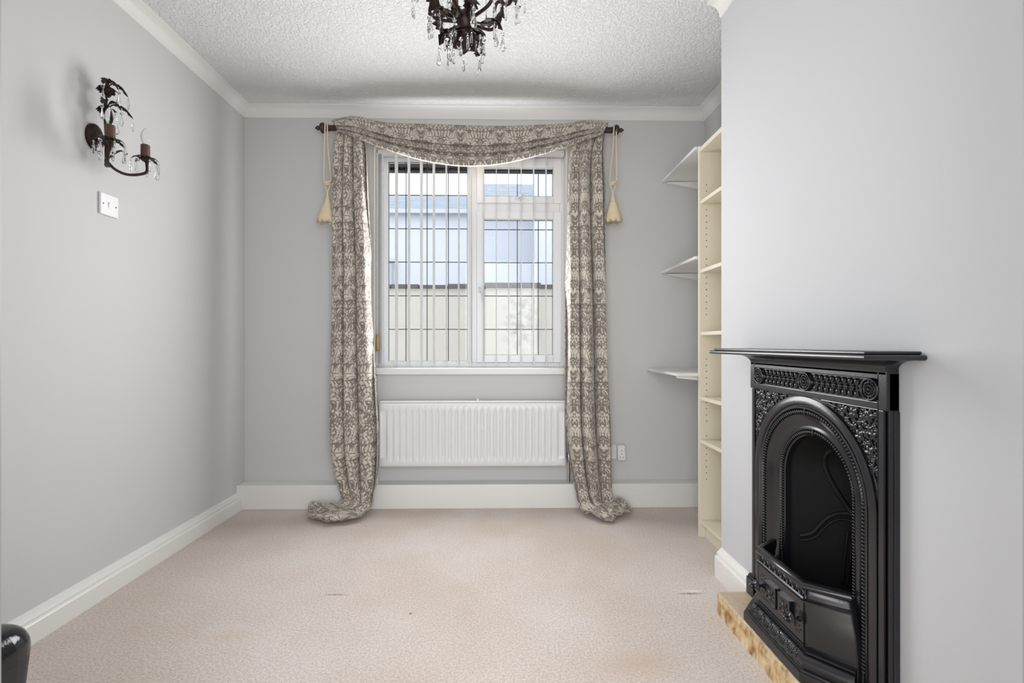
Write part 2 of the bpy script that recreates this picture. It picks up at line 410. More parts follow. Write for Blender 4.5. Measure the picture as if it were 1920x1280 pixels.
# ------------------------------------------------------------------ room shell
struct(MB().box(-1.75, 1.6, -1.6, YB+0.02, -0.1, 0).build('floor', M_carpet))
struct(MB().box(-1.75, 1.6, YF-0.12, YB+0.12, ZC, ZC+0.12).build('ceiling', M_ceil))
struct(MB().box(XL-0.12, XL, YF-0.12, YB+0.12, 0, ZC).build('wall_left', M_wall))
WX0, WX1, WZ0, WZ1 = P(701, 400, Y=YB).x, P(1064, 400, Y=YB).x, P(900, 690, Y=YB).z, P(900, 273, Y=YB).z
b = MB()
b.box(XL, WX0, YB, YB+0.28, 0, ZC).box(WX1, XR+0.1, YB, YB+0.28, 0, ZC).box(WX0, WX1, YB, YB+0.28, 0, WZ0).box(WX0, WX1, YB, YB+0.28, WZ1, ZC)
struct(b.build('wall_back', M_wall))
struct(MB().box(XR, XR+0.12, YC_, YB, 0, ZC).build('wall_right', M_wall))
# chimney breast with the opening the fireplace is set in
FYC = 1.380
b = MB(); t = 0.34
b.box(XB, XB+t, FYC+0.24, YC_, 0, ZC).box(XB, XB+t, YF, FYC-0.24, 0, ZC).box(XB, XB+t, FYC-0.24, FYC+0.24, 0.86, ZC)
struct(b.build('wall_chimney', M_chim))
# doorway wall the photograph is taken through
DX0, DX1 = P(6.5, 600, Y=YF).x, P(1913.5, 600, Y=YF).x
b = MB()
b.box(XL, DX0-0.03, YF-0.12, YF, 0, ZC).box(DX1+0.03, XB+t, YF-0.12, YF, 0, ZC).box(DX0-0.03, DX1+0.03, YF-0.12, YF, 2.06, ZC)
struct(b.build('wall_front', M_chim))
b = MB()
b.box(DX0-0.03, DX0, YF-0.14, YF, 0, 2.03).box(DX1, DX1+0.03, YF-0.14, YF, 0, 2.03).box(DX0-0.03, DX1+0.03, YF-0.14, YF, 2.03, 2.06)
struct(b.build('trim_5', simple('grey_door_lining', rgb(150, 148, 146), 0.5, var=0.02), bevel=0.003))

# coving: quarter-hollow profile
def cove_prof(p=0.062, zb=2.402):
    pr = [(0, ZC), (0, zb), (0.006, zb), (0.007, zb+0.005)]
    for k in range(7):
        a = (PI/2)*k/6
        pr.append((0.009+(p-0.016)*(1-math.cos(a)), zb+0.008+(ZC-zb-0.014)*math.sin(a)))
    pr += [(p-0.004, ZC-0.005), (p, ZC-0.004), (p, ZC)]
    return pr
struct(MB().sweep(cove_prof(), [(XL, YF), (XL, YB), (XR, YB), (XR, YC_)], side=-1).build('trim_1', M_cove, smooth=True, angle=35))
struct(MB().sweep(cove_prof(), [(XB, YC_), (XB, YF)], side=-1).build('trim_2', M_cove, smooth=True, angle=35))
# skirting boards
sk = [(0, 0), (0.034, 0), (0.034, 0.066), (0.030, 0.071), (0.022, 0.073), (0.024, 0.080), (0.021, 0.086), (0.013, 0.091), (0.008, 0.093), (0.006, 0.099), (0, 0.101)]
struct(MB().sweep(sk, [(XL, YF), (XL, YB-0.09)], side=-1).build('baseboard_left', M_trim, smooth=True, angle=30))
skc = [(0, 0), (0.030, 0), (0.030, 0.086), (0.026, 0.091), (0.018, 0.093), (0.022, 0.100), (0.018, 0.108), (0.010, 0.113), (0.006, 0.120), (0, 0.123)]
struct(MB().sweep(skc, [(XB, YC_-0.002), (XB, 1.694)], side=-1).build('baseboard_chimney', M_trim, smooth=True, angle=30))
struct(MB().sweep(skc, [(XB, 1.02), (XB, YF)], side=-1).build('baseboard_front', M_trim, smooth=True, angle=30))
# boxed-in pipes run along the window wall instead of a skirting
struct(MB().box(XL, XR, YB-0.092, YB, 0, 0.146).build('baseboard_back', M_trim, bevel=0.003))

# ------------------------------------------------------------------ window
YW = YB+0.10        # room face of the plastic window
win = struct(bpy.data.objects.new('window_1', None)); COL.objects.link(win); win.location = ((WX0+WX1)/2, YW, WZ0)
def px2(x, y, Yp=YW): q = P(x, y, Y=Yp); return q.x, q.z
def rect_frame(mb, ox0, oz0, ox1, oz1, ix0, iz0, ix1, iz1, y0, y1):
    mb.box(ox0, ix0, y0, y1, oz0, oz1).box(ix1, ox1, y0, y1, oz0, oz1).box(ix0, ix1, y0, y1, oz0, iz0).box(ix0, ix1, y0, y1, iz1, oz1)
lx0, lz1 = px2(727, 301); lx1, lz0 = px2(876, 676.5)
rx0, vz1 = px2(907, 314.5); rx1, vz0 = px2(1037, 369)
_, rz1 = px2(907, 411); _, rz0 = px2(907, 665)
mx0, tz1 = px2(888, 380); mx1, tz0 = px2(896, 398)
fx1 = px2(1049, 0)[0]
b = MB()
# outer frame
b.box(WX0, lx0-0.012, YW, YW+0.07, WZ0, WZ1).box(fx1, WX1, YW, YW+0.07, WZ0, WZ1)
b.box(lx0-0.012, fx1, YW+0.001, YW+0.069, lz1+0.012, WZ1).box(lx0-0.012, fx1, YW+0.001, YW+0.069, WZ0, lz0-0.012)
b.box(mx0-0.032, mx1+0.004, YW+0.0015, YW+0.0685, lz0-0.012, lz1+0.012)
b.box(mx1+0.004, fx1, YW+0.002, YW+0.068, tz0, tz1)
b.build('frame', M_upvc, win, bevel=0.004)
b = MB(); rect_frame(b, lx0-0.014, lz0-0.014, lx1+0.014, lz1+0.014, lx0, lz0, lx1, lz1, YW+0.012, YW+0.05)
b.build('glazing_bead', M_upvc, win, bevel=0.003)
b = MB(); rect_frame(b, mx1-0.008, tz1-0.004, fx1+0.012, lz1+0.02, rx0, vz0, rx1, vz1, YW-0.014, YW+0.03)
b.build('vent_sash', M_upvc, win, bevel=0.005)
b = MB(); rect_frame(b, mx1-0.008, WZ0+0.03, fx1+0.012, tz0+0.004, rx0, rz0, rx1, rz1, YW-0.014, YW+0.03)
b.build('casement_sash', M_upvc, win, bevel=0.005)
for (a0, c0, a1, c1) in ((lx0, lz0, lx1, lz1), (rx0, vz0, rx1, vz1), (rx0, rz0, rx1, rz1)):
    g = MB().box(a0-0.005, a1+0.005, YW+0.028, YW+0.032, c0-0.005, c1+0.005).build('pane', M_pane, win)
    # leaded lines stuck on this pane
    l = MB(); yl = YW+0.026; hw = 0.0026
    vx = (759.8, 799.7, 839.9) if a0 == lx0 else (930.5, 970.3, 1009.9)
    for x in vx: xx = px2(x, 0)[0]; l.box(xx-hw, xx+hw, yl-0.0015, yl+0.0015, c0, c1)
    hz = (364, 427.4, 490.2, 554, 617) if a0 == lx0 else ((365.5,) if c1 == vz1 else (428.5, 490.7, 554, 617))
    for y in hz: zz = px2(900, y)[1]; l.box(a0, a1, yl-0.0015, yl+0.0015, zz-hw, zz+hw)
    e = 0.003
    rect_frame(l, a0, c0, a1, c1, a0+e, c0+e*0.4, a1-e, c1-e, yl-0.0015, yl+0.0015)
    l.build('lead_came', M_lead, g)
# handles
h0 = P(899.5, 540, Y=YW-0.014)
h = MB().box(h0.x-0.009, h0.x+0.009, h0.y-0.008, h0.y, h0.z-0.03, h0.z+0.03)
h.tube(smooth_path([(h0.x, h0.y-0.005, h0.z), (h0.x, h0.y-0.028, h0.z-0.002), (h0.x+0.004, h0.y-0.034, h0.z-0.015), (h0.x+0.016, h0.y-0.034, h0.z-0.03), (h0.x+0.02, h0.y-0.034, h0.z-0.09)]), [0.006]*19+[0.006]*5+[0.004], 8)
h.build('handle', M_plastic, win, bevel=0.001, smooth=True, angle=40)
h0 = P(973, 371, Y=YW-0.016)
h = MB().box(h0.x-0.025, h0.x+0.025, h0.y-0.008, h0.y, h0.z-0.008, h0.z+0.006)
h.tube([(h0.x, h0.y-0.006, h0.z), (h0.x, h0.y-0.024, h0.z), (h0.x+0.02, h0.y-0.03, h0.z+0.008), (h0.x+0.05, h0.y-0.03, h0.z+0.026)], 0.005, 8)
h.build('handle', M_plastic, win, bevel=0.001)
# reveal lining, inner sill board
b = MB()
b.box(WX0-0.0, WX0+0.010, YB-0.006, YW, WZ0, WZ1).box(WX1-0.010, WX1, YB-0.006, YW, WZ0, WZ1).box(WX0, WX1, YB-0.006, YW, WZ1-0.010, WZ1)
b.build('reveal_lining', M_trim, win, bevel=0.002)
sx0, sx1 = P(699.5, 700, Y=YB-0.03).x, P(1060, 700, Y=YB-0.03).x
b = MB().box(sx0, sx1, YB-0.035, YW+0.0, P(900, 702, Y=YB-0.035).z, P(900, 690, Y=YB-0.035).z)
b.build('sill', M_trim, win, bevel=0.004)

# vertical blind, louvres turned edge-on to the glass
bl = thing('vertical_blind', 'white vertical blind with its louvres turned open in front of the window', 'blind', ((WX0+WX1)/2, YB+0.05, WZ0+0.02))
hz = P(900, 280.5, Y=YB+0.03)
MB().box(WX0+0.014, WX1-0.014, YB+0.030, YB+0.075, hz.z-0.030, WZ1-0.012).build('headrail', M_plastic, bl, bevel=0.003)
zt = hz.z-0.030; zb = P(900, 684, Y=YB+0.03).z
sy = YB+0.048; sw = 0.0445
xs = [704.5, 709, 717.5] + [743.5+23.35*i for i in range(13)]
random.seed(3)
slats = []
proto_me = None
for i, px in enumerate(xs):
    x = P(px, 500, Y=sy).x
    tw = random.uniform(-0.03, 0.03)+(0.16 if i == 2 else 0)
    if proto_me is None:
        rows = []
        for j in range(9):
            z = zt+(zb-zt)*j/8
            rows.append([(0.003*math.sin(PI*(k/4)), -sw+2*sw*k/4, z-zt) for k in range(5)])
        s_ = MB().grid(rows); so = s_.build('louvre', M_slat, bl, solid=0.0012); proto_me = so.data
    else:
        so = slats[0].copy(); COL.objects.link(so); so.parent = bl
    so.matrix_parent_inverse = Matrix.Translation(bl.location).inverted()
    so.location = (x, sy, zt); so.rotation_euler = (0, 0, tw)
    slats.append(so)
    wt = MB().box(-0.0028, 0.0028, -sw+0.004, sw-0.004, -0.03, -0.004)
    if i == 0: wproto = wt.build('weight', M_plastic, so, bevel=0.001, loc=(0, 0, zb-zt+0.03)); ww = wproto
    else: ww = wproto.copy(); COL.objects.link(ww); ww.parent = so
    ww.matrix_parent_inverse = Matrix.Identity(4); ww.location = (0, 0, zb-zt+0.03)
ch = MB()
for y in (sy-sw+0.004,):
    pts = []
    for i in range(len(xs)-1):
        a = P(xs[i], 500, Y=sy).x; c = P(xs[i+1], 500, Y=sy).x
        for k in range(5): t = k/5; pts.append((a+(c-a)*t, y, zb+0.016-0.012*4*t*(1-t)))
    ch.tube(pts, 0.0011, 5)
ch.build('bead_chain', M_plastic, bl)
cw = P(708.5, 643, Y=YB+0.002)
MB().tube([(cw.x, YB+0.002, zt), (cw.x, YB+0.002, cw.z+0.05)], 0.0012, 5).build('pull_cord', M_plastic, bl)
MB().lathe([(0.004, -0.052), (0.011, -0.05), (0.0125, -0.02), (0.012, 0.03), (0.009, 0.05), (0.003, 0.056)], (cw.x, YB+0.0, cw.z), 14).build('cord_weight', M_oak, bl, smooth=True)['label'] = 'brown wooden cord weight'

# ------------------------------------------------------------------ curtains
YP = 2.765; ZP = P(605, 240, Y=YP).z
def cloth(name, rows, nf, label, M=130, seed=1, cat='curtain'):
    """rows: (L point, R point, fold depth, fold direction, length along the cloth)"""
    rnd = random.Random(seed)
    ph = [rnd.uniform(0, 2*PI) for _ in range(6)]
    g = []; uv = []
    # smooth rows by Catmull-Rom
    Ls = smooth_path([r[0] for r in rows], 7); Rs = smooth_path([r[1] for r in rows], 7)
    Am = smooth_path([(r[2], 0, 0) for r in rows], 7); Dn = smooth_path([r[3] for r in rows], 7)
    vlen = 0; prev = None
    for i in range(len(Ls)):
        A = Am[i].x; D = Dn[i].normalized(); L_, R_ = Ls[i].copy(), Rs[i].copy()
        hang = max(0, min(1, (L_.z-0.05)/0.3, (2.28-L_.z)/0.35)); A *= 1+0.4*hang; L_.y -= 0.014*hang; R_.y -= 0.014*hang
        mid = (L_+R_)/2
        if prev is not None: vlen += (mid-prev).length
        prev = mid
        row = []; ur = []
        v = vlen
        for k in range(M+1):
            s = k/M
            s2 = s+0.030*math.sin(2*PI*s*1.7+ph[0])+0.02*math.sin(2*PI*s*2.6+ph[1]+v*0.7)
            a = PI*nf*s2+0.25*math.sin(v*2.1+ph[2])+0.2*math.sin(v*4.3+ph[4])
            c = abs(math.sin(a)); big = 0.5+0.5*math.sin(a*2/nf*1.7+ph[5])
            dep = (2.1*c**0.5-1.1)*(0.9+0.5*big)+0.16*math.sin(3*a+ph[3]+v)
            lat = -math.sin(2*a)*0.13/nf
            q = L_.lerp(R_, min(1.02, max(-0.02, s+lat*min(1, 6*s)*min(1, 6*(1-s)))))
            q = q+D*(A*dep)
            fl = max(0, min(1, (0.16-q.z)/0.12))
            if fl > 0:
                nv = mnoise.noise_vector(Vector((q.x*11, q.y*11, q.z*11+seed)))+mnoise.noise_vector(Vector((q.x*26, q.y*26, seed)))*0.3
                q = q+Vector((nv.x*0.026, nv.y*0.020, abs(nv.z)*0.036))*fl
            if q.z < 0.006: q.z = 0.006
            row.append(q); ur.append(v)
        g.append(row); uv.append(ur)
    ref = g[len(g)//3]; acc = [0]
    for k in range(M): acc.append(acc[-1]+(ref[k+1]-ref[k]).length)
    uv = [[(acc[k], r_[k]) for k in range(M+1)] for r_ in uv]
    o = MB().grid(g, uv).build(name, M_damask, smooth=True, solid=0.0016)
    return tag(o, label, cat)
def hp(x, y, Y): return P(x, y, Y=Y)
UPn = (0, -0.35, 1)
# left curtain
rows = []
for (py, l, r, A, Y) in ((238, 634, 676, 0.018, 2.775), (262, 630, 684, 0.022, 2.770), (300, 627, 689, 0.026, 2.765), (380, 626, 691, 0.030, 2.760), (460, 625, 693, 0.032, 2.758),
                         (560, 623, 695, 0.032, 2.757), (640, 622, 698, 0.032, 2.755), (720, 622, 705, 0.034, 2.738), (800, 622, 711, 0.034, 2.732), (850, 625, 711, 0.034, 2.730), (890, 631, 708, 0.032, 2.725), (920, 638, 704, 0.028, 2.715)):
    rows.append((hp(l, py, Y), hp(r, py, Y), A, (0, -1, 0)))
rows.append((hp(640, 940, 2.70), hp(700, 942, 2.68), 0.022, (0, -1, 0.4)))
rows.append((P(628, 951, Z=0.045), P(690, 963, Z=0.028), 0.020, (0, -0.7, 1)))
rows.append((P(613, 946, Z=0.050), P(655, 974, Z=0.026), 0.017, UPn))
rows.append((P(598, 944, Z=0.052), P(628, 978, Z=0.024), 0.016, UPn))
rows.append((P(586, 947, Z=0.046), P(604, 979, Z=0.020), 0.013, UPn))
rows.append((P(577, 952, Z=0.034), P(579, 974, Z=0.012), 0.009, UPn))
cloth('curtain', rows, 3.2, 'patterned damask curtain hanging left of the window, hem trailing to the left on the carpet', seed=4)
rows = []
for (py, l, r, A, Y) in ((250, 1092, 1134, 0.016, 2.775), (275, 1074, 1131, 0.022, 2.770), (310, 1066, 1131, 0.026, 2.765), (380, 1063, 1132, 0.030, 2.762), (460, 1062, 1133, 0.032, 2.760),
                         (560, 1060, 1135, 0.032, 2.757), (640, 1059, 1137, 0.032, 2.755), (720, 1060, 1140, 0.034, 2.738), (790, 1061, 1143, 0.034, 2.732), (840, 1065, 1145, 0.034, 2.728), (880, 1071, 1146, 0.030, 2.73), (915, 1078, 1147, 0.026, 2.72)):
    rows.append((hp(l, py, Y), hp(r, py, Y), A, (0, -1, 0)))
rows.append((hp(1085, 938, 2.70), hp(1149, 938, 2.71), 0.022, (0, -1, 0.3)))
rows.append((P(1093, 957, Z=0.035), P(1154, 942, Z=0.060), 0.020, (0, -0.7, 1)))
rows.append((P(1108, 968, Z=0.026), P(1162, 936, Z=0.066), 0.018, UPn))
rows.append((P(1128, 974, Z=0.022), P(1172, 944, Z=0.050), 0.016, UPn))
rows.append((P(1146, 977, Z=0.018), P(1180, 952, Z=0.034), 0.013, UPn))
rows.append((P(1158, 976, Z=0.012), P(1187, 958, Z=0.016), 0.008, UPn))
cloth('curtain', rows, 3.0, 'patterned damask curtain hanging right of the window, hem trailing to the right on the carpet', seed=9)
# swag
g = []; uv = []
S = 110; T = 70
cen = [(0, 234), (0.18, 246), (0.36, 262), (0.48, 274), (0.56, 279), (0.66, 284), (0.80, 295), (0.90, 304), (1, 312)]
bul = [(0, 0.0), (0.10, 0.020), (0.30, 0.030), (0.44, 0.020), (0.50, 0.000), (0.535, 0.004), (0.57, 0.036), (0.64, 0.054), (0.70, 0.046), (0.735, 0.018), (0.76, 0.024), (0.80, 0.056), (0.90, 0.074), (0.97, 0.066), (1, 0.036)]
for j in range(T+1):
    t = j/T; row = []; ur = []
    for i in range(S+1):
        s = i/S
        sh = max(0, math.sin(PI*s))**1.12
        x0 = 622+14*t; x1 = 1141-12*t
        px = x0+(x1-x0)*s
        e0 = 226+22*t-(6*math.exp(-((s-0.07)/0.05)**2)*(1-t)); e0 += 5*s
        cpy = interp(cen, t)
        py = e0+(cpy-e0)*sh-(7*math.exp(-((s-0.10)/0.07)**2)+6*math.exp(-((s-0.93)/0.06)**2))*(1-t)*1.0+2*math.sin(9*s+2)*(1-t)*sh
        dd = interp(bul, t)*(0.35+0.65*min(1, sh*1.6))+0.004*math.sin(14*s+6*t)
        end = max(math.exp(-(s/0.06)**2), math.exp(-((1-s)/0.06)**2))
        Y = 2.742-dd-0.012*end*math.sin(PI*t)
        if j == 0: Y = 2.765; py += 1
        row.append(P(px, py, Y=Y)); ur.append((1.66*s+0.07, 0.30*t))
    g.append(row); uv.append(ur)
back = [Vector((p.x, 2.79, p.z-0.004)) for p in g[0]]; back2 = [Vector((p.x, 2.795, p.z-0.05)) for p in g[0]]
g = [back2, back]+g; uv = [[(u, v-0.08) for u, v in uv[0]], [(u, v-0.03) for u, v in uv[0]]]+uv
tag(MB().grid(g, uv).build('swag', M_damask, smooth=True, solid=0.0016), 'draped damask swag slung along the curtain pole above the window', 'swag')
# pole
pxl, pxr = P(613, 240, Y=YP).x, P(1148, 243, Y=YP).x
pole = thing('curtain_pole', 'dark wooden curtain pole with turned ball finials under the coving', 'curtain pole', (-0.2, YP, ZP))
MB().lathe([(0.017, 0), (0.017, pxr-pxl)], (pxl, YP, ZP), 20, 'x').build('rod', M_wood, pole, smooth=True, angle=40)
fin = [(0.019, -0.004), (0.019, 0.004), (0.013, 0.007), (0.013, 0.012), (0.024, 0.016), (0.031, 0.024), (0.0315, 0.033), (0.026, 0.042), (0.014, 0.048), (0.009, 0.052), (0.013, 0.056), (0.0135, 0.063), (0.008, 0.068), (0.005, 0.071), (0.006, 0.074), (0.001, 0.077)]
MB().lathe(fin, (pxr-0.006, YP, ZP), 24, 'x').build('finial', M_wood, pole, smooth=True)
MB().lathe([(r, -h) for r, h in fin], (pxl+0.006, YP, ZP), 24, 'x').build('finial', M_wood, pole, smooth=True)
for x in (pxl+0.075, pxr-0.075):
    MB().box(x-0.008, x+0.008, YP, YB-0.001, ZP-0.024, ZP-0.012).lathe([(0.026, 0), (0.026, 0.008), (0.02, 0.012)], (x, YB-0.0125, ZP-0.018), 18, 'y').build('bracket', M_wood, pole, bevel=0.001)

# tassels
def tassel(px, label, dx, tilt):
    c = P(px, 240, Y=YP); x = c.x
    k = P(px+dx, 345, Y=YP-0.02); zk = k.z
    r = thing('tassel_tieback', label, 'tassel', (x, YP, zk), 'cream tassel tiebacks hung on the pole ends')
    for sgn, y0 in ((-1, YP-0.020), (1, YP-0.020)):
        pts = [(x+sgn*0.005, YP+0.020, ZP-0.005), (x+sgn*0.006, YP+0.012, ZP+0.0165), (x+sgn*0.006, YP-0.010, ZP+0.0185), (x+sgn*0.007, y0-0.001, ZP), (x+sgn*0.010+dx*0.0008, y0, ZP-0.12), (x+sgn*0.021+(k.x-x)*0.8, y0, zk+0.05), (k.x+sgn*0.019, y0, zk+0.012), (k.x+sgn*0.006, y0-0.004, zk)]
        MB().tube(smooth_path(pts, 6), 0.0042, 8).build('cord', M_cream, r, smooth=True)
    y0 = YP-0.020
    kb = MB()
    kb.tube(smooth_path([(k.x-0.020, y0-0.002, zk+0.008), (k.x-0.006, y0-0.010, zk+0.006), (k.x+0.010, y0-0.010, zk+0.010), (k.x+0.020, y0-0.002, zk+0.014)], 5), 0.0065, 8)
    kb.tube(smooth_path([(k.x-0.018, y0, zk+0.000), (k.x, y0-0.009, zk-0.004), (k.x+0.016, y0, zk+0.004)], 5), 0.0055, 8)
    for s_ in (-1, 1): kb.tube(smooth_path([(k.x+s_*0.017, y0, zk), (k.x+s_*0.010, y0-0.002, zk-0.025), (k.x+s_*0.002, y0, zk-0.045)], 4), 0.004, 8)
    kb.build('knot', M_cream, r, smooth=True)
    zn = zk-0.040
    MB().lathe([(0.005, 0), (0.0075, -0.008), (0.007, -0.018), (0.009, -0.024), (0.0085, -0.034), (0.013, -0.05), (0.017, -0.062), (0.018, -0.070)], (k.x, y0, zn), 16).build('neck', M_cream, r, smooth=True)
    # bullion skirt
    zs = zn-0.066; H = 0.122
    rows = []; n = 72
    for j in range(9):
        t = j/8; rr = 0.017+0.034*t**0.8-0.004*(t > 0.95)
        row = []
        for q in range(n+1):
            a = 2*PI*q/n; f = 1+0.07*math.cos(a*24)*(0.4+t)+0.02*math.sin(5*a+3*t)
            zz = zs-H*t-(0.007*math.sin(7*a+px)*t**4)
            row.append((k.x+tilt*t+rr*f*math.cos(a), y0+rr*f*math.sin(a)*0.8, zz))
        rows.append(row)
    m_ = MB().grid(rows)
    cl = len(m_.v); m_.v.append((k.x+tilt, y0, zs-H+0.012))
    for q in range(n): m_.f.append((8*(n+1)+q, 8*(n+1)+q+1, cl))
    m_.build('skirt', M_cream, r, smooth=True)
tassel(614, 'cream cotton tassel hanging from the left end of the curtain pole', 0.5, -0.012)
tassel(1151.5, 'cream cotton tassel hanging from the right end of the curtain pole', -2.5, 0.004)

# ------------------------------------------------------------------ radiator
r = thing('radiator', 'white ribbed panel radiator on the wall under the window', 'radiator', (-0.18, 2.82, 0.24))
Yr = 2.775
a = P(711, 756, Y=Yr); c = P(1060, 873.5, Y=Yr); x0, x1, z1, z0 = a.x, c.x, a.z, c.z
nr = 27; marg = 0.038; mz = 0.045
rows = []
nx = 27*10; xs_ = [x0]+[x0+0.006]+[x0+marg+(x1-x0-2*marg)*i/nx for i in range(nx+1)]+[x1-0.006, x1]
zs_ = [(z0, 0, 0.006), (z0+0.006, 0, 0), (z0+mz-0.004, 0, 0), (z0+mz+0.012, 1, 0)]+[(z0+mz+0.02+(z1-z0-2*mz-0.04)*i/3, 1, 0) for i in range(4)]+[(z1-mz-0.012, 1, 0), (z1-mz+0.004, 0, 0), (z1-0.006, 0, 0), (z1, 0, 0.006)]
for z, k, e in zs_:
    row = []
    for i, x in enumerate(xs_):
        d = 0
        if 2 <= i <= nx+2:
            ph = (i-2)/nx*nr; q = abs((ph % 1)-0.5)*2         # 1 between ribs
            d = 0.0105*k*max(0, min(1, (q-0.5)/0.35))
        ee = max(e, 0.006 if i in (0, len(xs_)-1) else 0)
        row.append((x, Yr+d+ee, z))
    rows.append(row)
m_ = MB().grid(rows)
m_.box(x0+0.0005, x1-0.0005, Yr+0.0135, Yr+0.02, z0+0.001, z1-0.001)
m_.build('front_panel', M_rad, r, smooth=True, angle=50)
MB().box(x0+0.004, x1-0.004, Yr+0.055, Yr+0.066, z0+0.004, z1-0.004).build('back_panel', M_rad, r, bevel=0.003)
tg = MB().box(x0-0.001, x1+0.001, Yr+0.006, Yr+0.068, z1+0.001, z1+0.010)
tg.build('top_grille', M_rad, r, bevel=0.003)
MB().box(x0-0.0015, x0+0.001, Yr+0.006, Yr+0.066, z0+0.01, z1).build('side_panel', M_rad, r)
MB().box(x1-0.001, x1+0.0015, Yr+0.006, Yr+0.066, z0+0.01, z1).build('side_panel', M_rad, r)
v = MB().lathe([(0.006, -0.01), (0.006, 0.012), (0.004, 0.014)], (P(896, 752, Y=2.80).x, 2.80, z1+0.012), 10); v.build('air_vent', M_rad, r, smooth=True)
for xx, hgt in ((x1+0.026, 0.05), (x0-0.024, 0.04)):
    MB().lathe([(0.009, -0.05), (0.009, -0.01), (0.013, -0.008), (0.013, 0.03), (0.011, 0.034)], (xx, Yr+0.035, z0+0.04), 14).tube([(xx, Yr+0.035, z0-0.005), (xx, Yr+0.035, 0.147)], 0.0075, 10).build('valve', M_chrome if hgt > 0.045 else M_rad, r, smooth=True, angle=40)
for xx in (x0+0.2, x1-0.2): MB().box(xx-0.015, xx+0.015, Yr+0.066, YB+0.001, z0+0.03, z1-0.03).build('bracket', M_rad, r)

# ------------------------------------------------------------------ wall socket and adaptor
s0 = P(1150, 847, Y=YB-0.008); z = s0.z
so = thing('wall_socket', 'white plastic double wall socket beside the right curtain', 'socket', (s0.x, YB, z))
xr = P(1172, 847, Y=YB).x
MB().box(xr-0.146, xr, YB-0.009, YB, z-0.043, z+0.043).build('faceplate', M_plastic, so, bevel=0.003)
MB().box(xr-0.062, xr-0.052, YB-0.013, YB-0.008, z+0.022, z+0.036).build('rocker', M_plastic, so, bevel=0.001)
for dx, dz in ((-0.115, 0.0), (-0.126, -0.018), (-0.104, -0.018)): MB().box(xr+dx-0.003, xr+dx+0.003, YB-0.0095, YB-0.008, z+dz-0.002, z+dz+0.004).build('pin_slot', M_hole, so)
ad = thing('plug_adaptor', 'white plug-in adaptor pushed into the wall socket', 'adaptor', (xr-0.02, YB-0.03, z))
ax0, ax1 = P(1158.5, 0, Y=YB-0.05).x, P(1173, 0, Y=YB-0.05).x
prof = [(ax0+0.001, z-0.042), (ax1, z-0.042), (ax1+0.002, z-0.02), (ax1-0.001, z+0.005), (ax1-0.003, z+0.05), (ax0, z+0.05), (ax0-0.001, z)]
MB().prism(prof, YB-0.052, YB-0.0095, 'y').build('housing', M_plastic, ad, bevel=0.004, seg=3)
am = (ax0+ax1)/2
for dx, dz in ((0, 0.019), (0, -0.002), (-0.010, -0.023), (0.010, -0.023)): MB().box(am+dx-0.0022, am+dx+0.0022, YB-0.0535, YB-0.050, z+dz-0.0025, z+dz+0.0025).build('pin_slot', M_hole, ad)

# ------------------------------------------------------------------ bookcase
BX0, BY0, BY1, BH = 1.032, 1.968, 2.372, 2.022
bc = thing('bookcase', 'tall narrow cream bookcase in the alcove behind the chimney breast', 'bookcase', ((BX0+XR)/2, 2.17, 0))
th = 0.018
MB().box(BX0, XR-0.006, BY1-th, BY1, 0, BH).build('side_panel', M_book, bc, bevel=0.001)
MB().box(BX0, XR-0.006, BY0, BY0+th, 0, BH).build('side_panel', M_book, bc, bevel=0.001)
MB().box(XR-0.010, XR-0.005, BY0+th, BY1-th, 0.06, BH-0.01).build('back_panel', M_book, bc)
MB().box(BX0+0.002, XR-0.010, BY0+th, BY1-th, BH-0.022-0.010, BH-0.010).build('top_panel', M_book, bc, bevel=0.001)
for z in (1.730, 1.374, 1.052, 0.718, 0.496, 0.080):
    MB().box(BX0+0.006, XR-0.010, BY0+th, BY1-th, z-0.009, z+0.009).build('shelf', M_book, bc, bevel=0.001)
MB().box(BX0+0.030, BX0+0.046, BY0+th, BY1-th, 0, 0.071).build('plinth', M_book, bc)
hl = None
for z0_, z1_ in ((1.50, 1.83), (1.15, 1.47), (0.60, 0.93), (0.30, 0.55), (1.28, 1.30)):
    z = z0_
    while z < z1_:
        if hl is None: h_ = hl = MB().lathe([(0.0026, 0), (0.0026, 0.001)], (0, 0, 0), 8, 'y').build('pin_hole', M_hole, bc, loc=(0, 0, 0))
        else: h_ = hl.copy(); COL.objects.link(h_); h_.parent = bc
        h_.matrix_parent_inverse = Matrix.Translation(bc.location).inverted(); h_.location = (BX0+0.036, BY1-th-0.0012, z); z += 0.032

# corner shelves between bookcase and window wall
def cshelf(x0, z, thk, label, wedge_from, ext=0.0):
    r = thing('corner_shelf', label, 'shelf', ((x0+XR)/2, 2.62, z), 'white alcove shelves beside the window wall')
    MB().box(x0, XR-0.001, BY1+0.004, YB-0.001, z, z+thk).build('board', M_shelf, r, bevel=0.002)
    # tapered support against the window wall and a rail on the alcove wall
    MB().prism([(x0+0.03, z-0.004), (x0+0.03, z-0.011), (XR-0.001, z-0.055), (XR-0.001, z-0.0)], YB-0.032, YB-0.001, 'y').build('bracket', M_shelf, r, bevel=0.002)
    MB().prism([(x0+0.012+ext, z-0.001), (x0+0.012+ext, z-0.012), (XR-0.001, z-0.05), (XR-0.001, z-0.001)], BY1+0.03, BY1+0.045, 'y').build('bracket', M_shelf, r, bevel=0.002)
zA = P(1240, 343, Y=YB).z; zB = P(1240, 513, Y=YB).z; zC_ = P(1213, 694, Y=YB).z
cshelf(P(1240, 343, Y=YB).x, zA, 0.016, 'white corner shelf high beside the window wall, topmost of the three', 0, 0.16)
cshelf(P(1240, 513, Y=YB).x, zB, 0.016, 'white corner shelf at mid height, middle of the three beside the bookcase', 0, 0.16)
